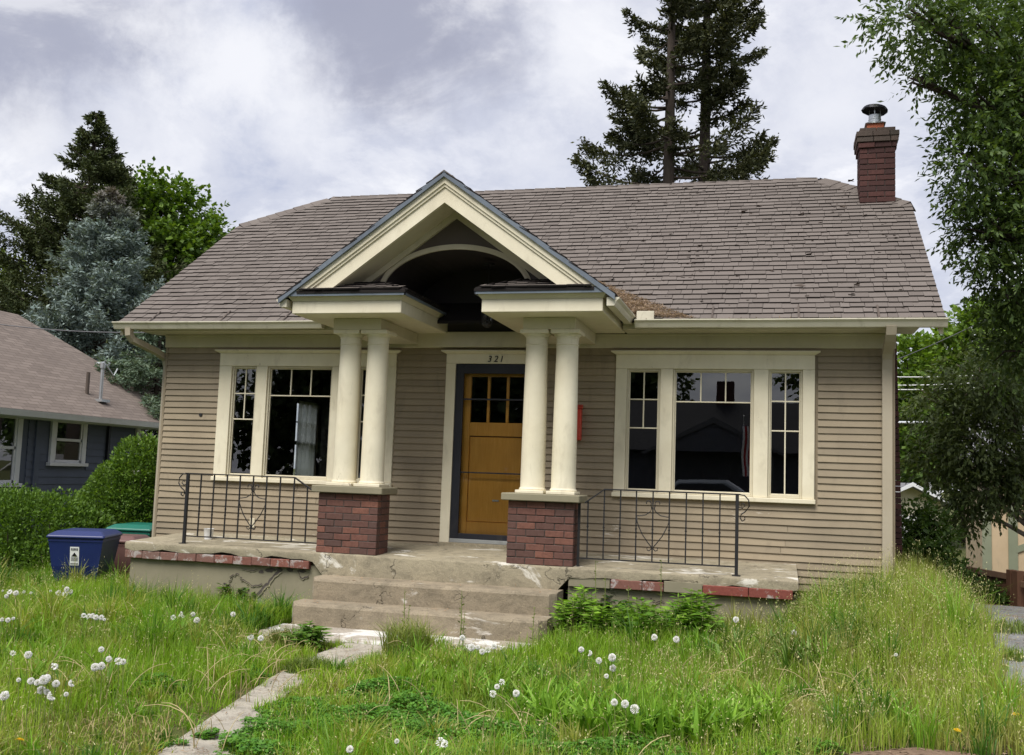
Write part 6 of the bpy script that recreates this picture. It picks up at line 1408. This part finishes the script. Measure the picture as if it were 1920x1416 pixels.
    litter('wood_chips', 'scattered wood chips on the bare earth', [(3.1, 4.85, -5.6, -4.15, H)], 1500, .02, .075, .013, (.15, .10, .07), (.34, .25, .18))
    litter('step_litter', 'dry leaf scraps lying on the steps', [(-1.3, 1.15, -1.69, -1.36, lambda a, b: -.28 + 0 * a), (-1.3, 1.1, -2.0, -1.72, lambda a, b: -.495 + 0 * a)], 60, .02, .05, .012, (.3, .16, .08), (.4, .26, .15), .004)
    # tufts breaking through the walk and drive
    def tuft(cx, cy, r, k, h0, h1, cA, cB, label):
        a = RNG.uniform(0, 6.283, k); rr = r * np.sqrt(RNG.random(k)); x = cx + rr * np.cos(a); y = cy + rr * np.sin(a); P = np.stack([x - cx, y - cy, H(x, y) - H(cx, cy)], 1)
        o = blade_mesh('grass_tuft', P, RNG.uniform(h0, h1, k), RNG.uniform(.004, .008, k), RNG.uniform(0, 6.283, k), np.abs(RNG.normal(.5, .25, k)), cols(k, cA, cB, .15)); o.location = (cx, cy, float(H(cx, cy)) + .01); tag(o, label, 'grass tuft', 'tufts in the paving')
    tuft(-.25, -3.95, .17, 900, .06, .15, (.09, .15, .02), (.19, .24, .05), 'grass tuft growing in the middle of the concrete walk')
    tuft(-.95, -2.85, .20, 900, .08, .22, (.09, .15, .02), (.21, .22, .06), 'olive grass tuft at the left foot of the steps')
    tuft(5.15, -2.35, .10, 260, .06, .14, (.12, .2, .03), (.2, .28, .05), 'small grass tuft in the driveway joint')
    tuft(5.35, -1.3, .22, 500, .06, .16, (.10, .16, .03), (.2, .25, .06), 'weedy tuft spreading across the far driveway joint')
    tuft(.25, -3.1, .2, 800, .18, .42, (.13, .2, .03), (.28, .3, .08), 'tall yellowing grass tuft in front of the steps')
make_lawn()
def make_weeds():
    def weed(name, label, px, py, d_z, r, h, k, leaf, lw, cA, cB, upl=.6):
        d = at(px, py, 1) - CAM; t_ = (d_z - CAM[2]) / d[2]; c = CAM + d * t_; c[2] = float(H(c[0], c[1])); o = thing(name, label, 'weed', tuple(c)); mb = MB(); P = []; D = []
        for i in range(k):
            a = random.random() * 6.283; rr = r * math.sqrt(random.random()); hh = h * random.uniform(.65, 1.1) * (1 - .35 * (rr / r) ** 2); b = Vector((rr * .5 * math.cos(a), rr * .5 * math.sin(a), 0)); e = Vector((rr * math.cos(a), rr * math.sin(a), hh)); m = (b + e) / 2 + Vector((0, 0, .03))
            mb.tube([b, m, e], [.006, .005, .003], 5, cap=False); nl = int(10 + hh * 45)
            for q in range(nl):
                s = .25 + .75 * (q + random.random()) / nl; p = b.lerp(m, s * 2) if s < .5 else m.lerp(e, s * 2 - 1); az = q * 2.4 + random.random(); P.append(p); D.append((math.cos(az), math.sin(az), upl * (s - .25)))
        mb.build('stem', 'stem_green', o); P = np.array(P); D = np.array(D); n = len(P); L = leaf * RNG.uniform(.6, 1.3, n); leaf_mesh('leaves', P, D, L, L * lw, cols(n, cA, cB, .13), 'foliage', np.array([0, 0, 1.0]) + RNG.normal(0, .35, (n, 3)), o, .28)
    g = lambda x: x
    weed('leafy_weed', 'bushy bright green weed clump below the right porch slab, nearest the steps', 1098, 1205, -.66, .30, .50, 46, .105, .30, (.10, .22, .022), (.22, .37, .04))
    weed('leafy_weed', 'bushy bright green weed clump under the gap in the porch coping', 1205, 1210, -.64, .30, .40, 42, .10, .34, (.085, .19, .02), (.18, .31, .035))
    weed('leafy_weed', 'bushy bright green weed clump below the right railing post', 1300, 1205, -.62, .28, .44, 42, .105, .30, (.10, .22, .022), (.21, .36, .04))
    weed('leafy_weed', 'dark leafy weed against the porch base wall behind the bright clumps', 1160, 1180, -.64, .24, .42, 26, .10, .55, (.025, .07, .014), (.06, .12, .022))
    weed('leafy_weed', 'round leafy weed clump beside the plaster wall left of the steps', 455, 1140, -.72, .30, .36, 34, .085, .5, (.06, .14, .02), (.14, .23, .03))
    weed('leafy_weed', 'low broad leaved weed beside the lowest step on the left', 575, 1212, -.73, .20, .24, 24, .085, .42, (.06, .15, .02), (.13, .23, .03))
    weed('ferny_weed', 'tall feathery weed against the house corner under the downspout', 1590, 1150, -.36, .36, .42, 52, .075, .18, (.085, .15, .03), (.16, .23, .055))
    weed('ferny_weed', 'feathery weed patch in front of the siding right of the porch', 1530, 1170, -.42, .34, .34, 40, .07, .18, (.11, .17, .03), (.21, .27, .06))
    weed('ferny_weed', 'dark feathery weed beside the chimney footing', 1650, 1150, -.36, .22, .36, 26, .07, .2, (.06, .11, .02), (.11, .17, .035))
    # tall thin single stalks in front of the steps and porch
    stalks = [(752, 1200, 1106, 'thin tall dark stalk before the steps, leftmost'), (762, 1210, 1137, 'shorter thin stalk right beside the leftmost one before the steps'), (860, 1195, 1108, 'thin tall dark stalk in front of the middle of the steps'), (869, 1195, 1147, 'short leafy stalk at the middle of the steps'), (999, 1225, 1140, 'thin dark stalk before the right end of the steps'), (1112, 1140, 1052, 'tall leafy stalk beside the right brick pillar'), (1132, 1150, 1085, 'thin stalk in front of the right porch slab'), (1236, 1160, 1052, 'tall thin stalk crossing the damaged porch coping'), (1176, 1160, 1100, 'leafy stalk below the right railing'), (1455, 1170, 1120, 'short stalk before the right end of the porch')]
    for px, pb, pt_, lab in stalks:
        d = at(px, pb + 30, 1) - CAM; y = -2.75 if px < 1010 else -1.62; t_ = (y - CAM[1]) / d[1]; b = CAM + d * t_; zb = float(H(b[0], b[1])); tp = at(px, pt_, t_); hh = max(.2, tp[2] - zb); o = thing('tall_weed', lab, 'weed', (b[0], b[1], zb)); mb = MB(); k = random.uniform(-.02, .02)
        mb.tube([(0, 0, 0), (k, 0, hh * .5), (k * .3, .01, hh)], [.0055, .0045, .002], 5); mb.build('stem', 'stem_green', o); n = int(8 + hh * 22); s = RNG.uniform(.35, 1, n); P = np.stack([k * s, 0 * s, hh * s], 1); a = RNG.uniform(0, 6.283, n); leaf_mesh('leaves', P, np.stack([np.cos(a), np.sin(a), np.full(n, .5)], 1), RNG.uniform(.02, .06, n) * (1.2 - .6 * s), RNG.uniform(.008, .018, n), cols(n, (.09, .12, .03), (.2, .24, .06)), 'foliage', None, o)
make_weeds()
def make_dandelions():
    n = 84; P = np.zeros((n, 3)); D = sph(n)
    i = np.arange(n) + .5; ph = np.arccos(1 - 2 * i / n); th = math.pi * (1 + 5 ** .5) * i; D = np.stack([np.cos(th) * np.sin(ph), np.sin(th) * np.sin(ph), np.cos(ph)], 1)
    heads = []
    for keep in (lambda d, q: True, lambda d, q: d[0] + .3 * d[2] > -.25, lambda d, q: q % 3 == 0):
        V = []; F = []
        for q, d in enumerate(D):
            if not keep(d, q): continue
            d = Vector(d); s = d.cross(Vector((.3, .2, .9))).normalized(); u = s.cross(d); o = len(V); r = .024 * random.uniform(.88, 1.06)
            V += [tuple(d * .008), tuple(d * r + s * .0038), tuple(d * r - s * .0038), tuple(d * r + u * .0038), tuple(d * r - u * .0038)]; F += [(o, o + 1, o + 2), (o, o + 3, o + 4)]
        mb = MB(); mb.add(V, F); heads.append(mb.mesh('seed_head', 'seed_fluff'))
    mb = MB(); mb.lathe([(.001, -.007), (.005, -.005), (.006, 0), (.003, .005)], 8); core = mb.mesh('core', 'stem_green')
    mb = MB(); mb.tube([(0, 0, 0), (.012, .006, .5), (0, 0, 1)], [.0032, .0028, .0024], 5, cap=False); st = mb.mesh('stem', 'stem_green')
    mb = MB(); V = []; F = []
    for k in range(34):
        a = k * 2.4; r = .006 + .017 * (k / 34) ** .6; z = .012 - .010 * (k / 34); o = len(V); V += [(0, 0, z * .4), (r * math.cos(a - .16), r * math.sin(a - .16), z), (r * 1.12 * math.cos(a), r * 1.12 * math.sin(a), z - .001), (r * math.cos(a + .16), r * math.sin(a + .16), z)]; F.append((o, o + 1, o + 2, o + 3))
    mb.add(V, F); yel = mb.mesh('flower_head', 'yellow_petal')
    def dand(px, py, label, group, white=True, hh=None):
        hh = hh or random.uniform(.24, .36); d = at(px, py, 1) - CAM; z = -.75 + hh
        for _ in range(6):
            t_ = (z - CAM[2]) / d[2]; p = CAM + d * t_; z = .5 * z + .5 * (float(H(p[0], p[1])) + hh)
        p = CAM + d * ((z - CAM[2]) / d[2]); b = float(H(p[0], p[1])); o = thing('dandelion', label, 'dandelion', (p[0], p[1], b), random.random() * 6.28, group)
        s = put('stem', st, o); s.scale = (1, 1, p[2] - b)
        h_ = put('seed_head' if white else 'flower_head', random.choice((heads[0], heads[0], heads[0], heads[1], heads[2])) if white else yel, o, (0, 0, p[2] - b), (random.random(), random.random(), 0) if white else (.2, .1, 0))
        if white: sc = random.choice((.55, .75, .9, 1.0, 1.1)) * random.uniform(.92, 1.08); h_.scale = (sc,) * 3; put('core', core, o, (0, 0, p[2] - b))
    CL = [('row along the left edge below the blue bin', [(5, 1108), (18, 1110), (30, 1112), (45, 1110), (58, 1112), (12, 1118)]), ('group at the left edge of the lawn', [(4, 1162), (15, 1163), (25, 1160)]),
          ('grass at the foot of the blue bin', [(95, 1108), (118, 1100), (125, 1105), (132, 1110), (110, 1112), (122, 1114)]),
          ('tight clump below the blue bin', [(157, 1154), (166, 1156), (173, 1155), (180, 1158), (190, 1158), (196, 1162)]),
          ('patch in front of the left porch wall', [(325, 1158), (338, 1152), (343, 1156), (362, 1152), (369, 1163), (437, 1152)]),
          ('pair among straw left of the walk', [(470, 1195), (489, 1197)]),
          ('middle of the left lawn', [(24, 1225), (53, 1228), (98, 1248), (103, 1250), (178, 1251), (190, 1218), (190, 1249), (204, 1236), (222, 1240), (231, 1241)]),
          ('big cluster at the lower left', [(8, 1305), (12, 1300), (35, 1275), (58, 1277), (70, 1280), (77, 1294), (82, 1275), (88, 1272), (88, 1298), (97, 1305), (105, 1282), (124, 1302), (135, 1281)]),
          ('cluster before the lowest step', [(867, 1196), (877, 1212), (884, 1214), (896, 1214), (904, 1222), (915, 1218), (926, 1212), (940, 1215)]),
          ('group above the dark clover', [(924, 1301), (932, 1288), (941, 1279), (968, 1300)]),
          ('group of four below the leafy weeds', [(1123, 1239), (1137, 1268), (1148, 1233), (1149, 1253)]),
          ('leafy weeds by the porch', [(1090, 1218), (1105, 1225), (1227, 1195), (1268, 1199)]),
          ('tall grass right of the porch', [(1380, 1162), (1489, 1187), (1680, 1228)]),
          ('trio above the broad strap leaves', [(1152, 1317), (1172, 1320), (1190, 1330)]),
          ('clover at the bottom edge', [(656, 1405), (744, 1390), (826, 1392), (834, 1395)])]
    ORD = ['first', 'second', 'third', 'fourth', 'fifth', 'sixth', 'seventh', 'eighth', 'ninth', 'tenth', 'eleventh', 'twelfth', 'thirteenth']
    for lab, pts in CL:
        for k, (px, py) in enumerate(sorted(pts)): dand(px, py, ORD[k] + ' white dandelion head from the left, ' + lab, 'dandelions: ' + lab)
    dand(37, 1388, 'yellow dandelion flower at the bottom left corner', 'yellow dandelions', False, .16); dand(1795, 1370, 'yellow dandelion flower beside the bare earth at the right', 'yellow dandelions', False, .12); dand(1905, 1340, 'yellow dandelion flower by the driveway edge', 'yellow dandelions', False, .12)
make_dandelions()

# ---------------------------------------------------------------- roof litter
def make_roof_litter():
    LS = math.hypot(1, SL); nrm = np.array([0, -SL, 1.0]) / LS; n = 460; x = RNG.uniform(1.2, 4.8, n); s = RNG.random(n) ** .8; y = EAVY + .15 + s * 3.3; x = np.where(RNG.random(n) < .15, RNG.uniform(.6, 2.5, n), x); mb = MB()
    for a, b in zip(x, y):
        z = EAVZ + SL * (b - EAVY) + .012
        if PAZ - PS * abs(a - PCX) > z: continue
        if rect(np.array([a]), np.array([b]), 4.25, 4.9, 2.2, 2.9)[0]: continue
        r = random.uniform(.008, .022) * (2.0 if random.random() < .10 else 1); c = Vector((a, b, z)); V = [tuple(c + Vector((random.uniform(-1.6, 1.6) * r, random.uniform(-1, 1) * r, random.uniform(0, 1.0) * r))) for _ in range(6)]
        mb.add(V, [(0, 1, 2), (0, 2, 3), (1, 4, 2), (3, 4, 5), (0, 3, 5), (1, 5, 4)])
    o = mb.build('moss_clumps', 'rusty_metal'); stuff(o, 'dark moss and cone scraps scattered on the shingles')
    # drift of needles in the valley beside the portico
    n = 15000; t_ = RNG.random(n); yy = EAVY - .02 + 1.15 * t_ ** 1.25; z0 = EAVZ + SL * (yy - EAVY); vx = PCX + (PAZ - z0) / PS; wid = .62 * (1 - t_) ** .8 + .05; u = RNG.random(n) ** 1.3; px = vx - .05 + wid * u; hgt_ = .14 * (1 - u) * (1 - t_ * .8) * (.6 + .4 * wave(px, yy, 14)); P = np.stack([px, yy, z0 + .02 + hgt_ * RNG.random(n) ** .5], 1)
    D = RNG.normal(size=(n, 3)) * np.array([1, 1, .35]); stuff(leaf_mesh('needle_drift', P, D, RNG.uniform(.025, .06, n), RNG.uniform(.003, .007, n), cols(n, (.22, .15, .105), (.44, .34, .25), .22), 'dry_matter', None, None, .03), 'drift of fallen brown needles in the roof valley right of the portico')
    x = RNG.uniform(1.9, 4.9, 260); P = np.stack([x, np.full(260, -.50) + RNG.normal(0, .02, 260), np.full(260, 2.585)], 1); stuff(leaf_mesh('gutter_litter', P, RNG.normal(size=(260, 3)) * np.array([1, .6, .4]), RNG.uniform(.02, .05, 260), np.full(260, .008), cols(260, (.12, .08, .05), (.25, .18, .12), .2), 'dry_matter'), 'dry scraps lying in the right gutter')
make_roof_litter()

# ---------------------------------------------------------------- overhead lines, and the far side of the street (mirrored in the windows)
def line(label, a, b, sag=.2, r=.012, mat='grey_ink'):
    a, b = Vector(a), Vector(b); pts = [a.lerp(b, i / 10) - Vector((0, 0, sag * 4 * (i / 10) * (1 - i / 10))) for i in range(11)]; o = thing('power_line', label, 'cable', tuple(a), 0, 'overhead lines'); mb = MB(); mb.tube([p - a for p in pts], r, 5); mb.build('cable', mat, o)
line('thin cable rising to the right past the house corner', at(1640, 690, 24), at(1960, 540, 22), .1, .010)
line('upper pale cable crossing the distant trees at right', at(1640, 706, 30), at(2000, 690, 26), .1, .014, 'white_plastic')
line('middle pale cable crossing the distant trees at right', at(1640, 722, 30), at(2000, 702, 26), .1, .014, 'white_plastic')
line('lowest pale cable crossing the distant trees at right', at(1640, 730, 30), at(2000, 712, 26), .1, .014, 'white_plastic')
line('cable passing before the blue spruce at left', at(-60, 600, 19), at(330, 622, 19), .1, .010)
def make_lamp_arm():
    a = at(1640, 797, 26); b = at(1754, 792, 26); o = thing('street_lamp', 'pale street lamp arm reaching past the house corner', 'lamp', (a[0] - 2, a[1], -1.4)); d = lambda p: Vector((p[0] - a[0] + 2, p[1] - a[1], p[2] + 1.4)); mb = MB(); mb.tube([d(a) + Vector((-2, 0, 0)), d(b)], [.05, .035], 8); mb.build('arm', 'galvanized', o)
    q = d(a) + Vector((-2, 0, 0)); mb = MB(); mb.tube([(q.x, q.y, -.3), (q.x, q.y, q.z + 1.5)], [.13, .1], 10); mb.build('pole', 'pole_wood', o)
make_lamp_arm()
def make_street():
    t_ = thing('opposite_house', 'dark bungalow with broad front gable across the street, mirrored in the window', 'house', (.8, -31, -.9))
    def bx(name, mat, *a, par=t_):
        mb = MB(); mb.cbox(*a, .01); return mb.build(name, mat, par)
    bx('wall', 'dark_house_wall', -6, 6, -7, 0, 0, 3.1)
    uvroof('roof', [[(6.5, .6, 2.95), (-6.5, .6, 2.95), (-6.5, -3.5, 5.3), (6.5, -3.5, 5.3)], [(-6.5, -7.6, 2.95), (6.5, -7.6, 2.95), (6.5, -3.5, 5.3), (-6.5, -3.5, 5.3)]], 'dark_shingles', t_)
    mb = MB(); mb.prism([(-2.6, 2.9), (2.6, 2.9), (0, 4.15)], 1, .4, 1.6); mb.build('porch_gable', 'dark_house_wall', t_, fix=True)
    mb = MB(); mb.prism([(-2.9, 2.80), (-2.75, 2.75), (0, 4.05), (2.75, 2.75), (2.9, 2.80), (0, 4.28)], 1, 1.6, 1.7); mb.build('rake_board', 'grey_ink', t_, fix=True)
    for x in (-2.3, 2.1): bx('porch_post', 'grey_ink', x, x + .22, 1.3, 1.5, 0, 2.9)
    bx('chimney', 'chimney_brick', -.2, .55, -4.0, -3.2, 4.7, 6.2)
    for x in (-5, 3.6):
        w_ = bpy.data.objects.new('window', None); COL.objects.link(w_); w_.parent = t_; bx('frame', 'white_trim', x, x + 1.3, .001, .05, 1, 2.4, par=w_); bx('pane', 'window_glass', x + .1, x + 1.2, .052, .06, 1.1, 2.3, par=w_)
    fl = thing('flag', 'striped flag hanging from a pole across the street, mirrored in the window', 'flag', (2.0, -29.2, -.9)); mb = MB(); mb.tube([(0, 0, 2.4), (.0, .9, 4.3)], .02, 6); mb.build('pole', 'white_plastic', fl)
    for k in range(9):
        mb = MB(); x0 = -.05 + k * .085; V = []
        for q in range(9): zz = 3.9 - q * .24; V += [(x0 + .03 * math.sin(q), .8 + .06 * math.sin(q * .8 + k * .7), zz), (x0 + .083 + .03 * math.sin(q), .8 + .06 * math.sin(q * .8 + (k + 1) * .7), zz)]
        mb.add(V, [(i * 2, i * 2 + 1, i * 2 + 3, i * 2 + 2) for i in range(8)]); mb.build('stripe', 'flag_red' if k % 2 else 'white_plastic', fl)
    mb = MB(); mb.box(-.06, .40, .70, .74, 3.1, 3.92); mb.build('canton', 'flag_blue', fl)
    # parked car
    c = thing('parked_car', 'dark grey car parked on the street, mirrored in the window', 'car', (1.3, -16.2, -.822), 0); c.scale = (1, 1, 1.16)
    prof = [(-2.1, .35), (-2.1, .75), (-1.95, .88), (-1.2, .98), (-.55, 1.45), (.7, 1.48), (1.5, 1.05), (2.0, .98), (2.1, .7), (2.1, .35)]
    mb = MB(); V = []; F = []; n = len(prof)
    for y, sc in ((-.85, .94), (-.78, 1), (.78, 1), (.85, .94)): V += [(x * (1 if z < 1 else .97), y * (1 if z < 1 else .84), .35 + (z - .35) * sc) for x, z in prof]
    for i in range(3):
        for k in range(n): F.append((i * n + k, i * n + (k + 1) % n, (i + 1) * n + (k + 1) % n, (i + 1) * n + k))
    F += [tuple(range(n)), tuple(3 * n + k for k in range(n))]; mb.add(V, F); o = mb.build('body', 'car_paint', c, fix=True); smooth_by_angle(o, 35)
    for s in (-1, 1):
        mb = MB(); yy = s * .745; mb.add([(-1.0, s * .80, 1.02), (1.25, s * .80, 1.06), (.62, yy, 1.38), (-.5, yy, 1.36)], [(0, 1, 2, 3)]); mb.build('side_window', 'storm_door_frame', c)
        for x in (-1.3, 1.3):
            mb = MB(); mb.tube([(x, s * .72, .32), (x, s * .90, .32)], .32, 24); wh = mb.build('wheel', 'ink', c); mb = MB(); mb.tube([(x, s * .89, .32), (x, s * .915, .32)], .2, 16); mb.build('rim', 'galvanized', wh)
        mb = MB(); mb.cbox(2.06, 2.12, s * .6 - .15, s * .6 + .15, .68, .82, .02); mb.build('headlight', 'white_plastic', c)
    for k, (x, y, h_, lab) in enumerate(((-9, -33, 12, 'dark leafy street tree across the road, mirrored at the left'), (-17, -30, 13, 'tall dark tree across the road beyond the left window'), (6.4, -40, 9, 'dark tree rising behind the opposite house at the right'), (-5.5, -44, 9.5, 'dark tree rising behind the opposite house at the left'), (-26, -28, 12, 'dark tree far down the street'), (14, -31, 12, 'dark street tree across the road at the right'))):
        b = np.array([x, y, -.9]); broadleaf('street_tree', lab, b, b + np.array([0, 0, h_ * .7]), .25, [(b + np.array([random.uniform(-2, 2), random.uniform(-1.5, 1.5), h_ * f]), (2.9, 2.2, 1.9)) for f in (.18, .3, .4, .5, .62, .75, .88)], 2600, 7, .34, (.035, .055, .016), (.075, .105, .03), droop=.1, shell=.2, tw_len=.8, lw=.8, group='trees across the street')
make_street()
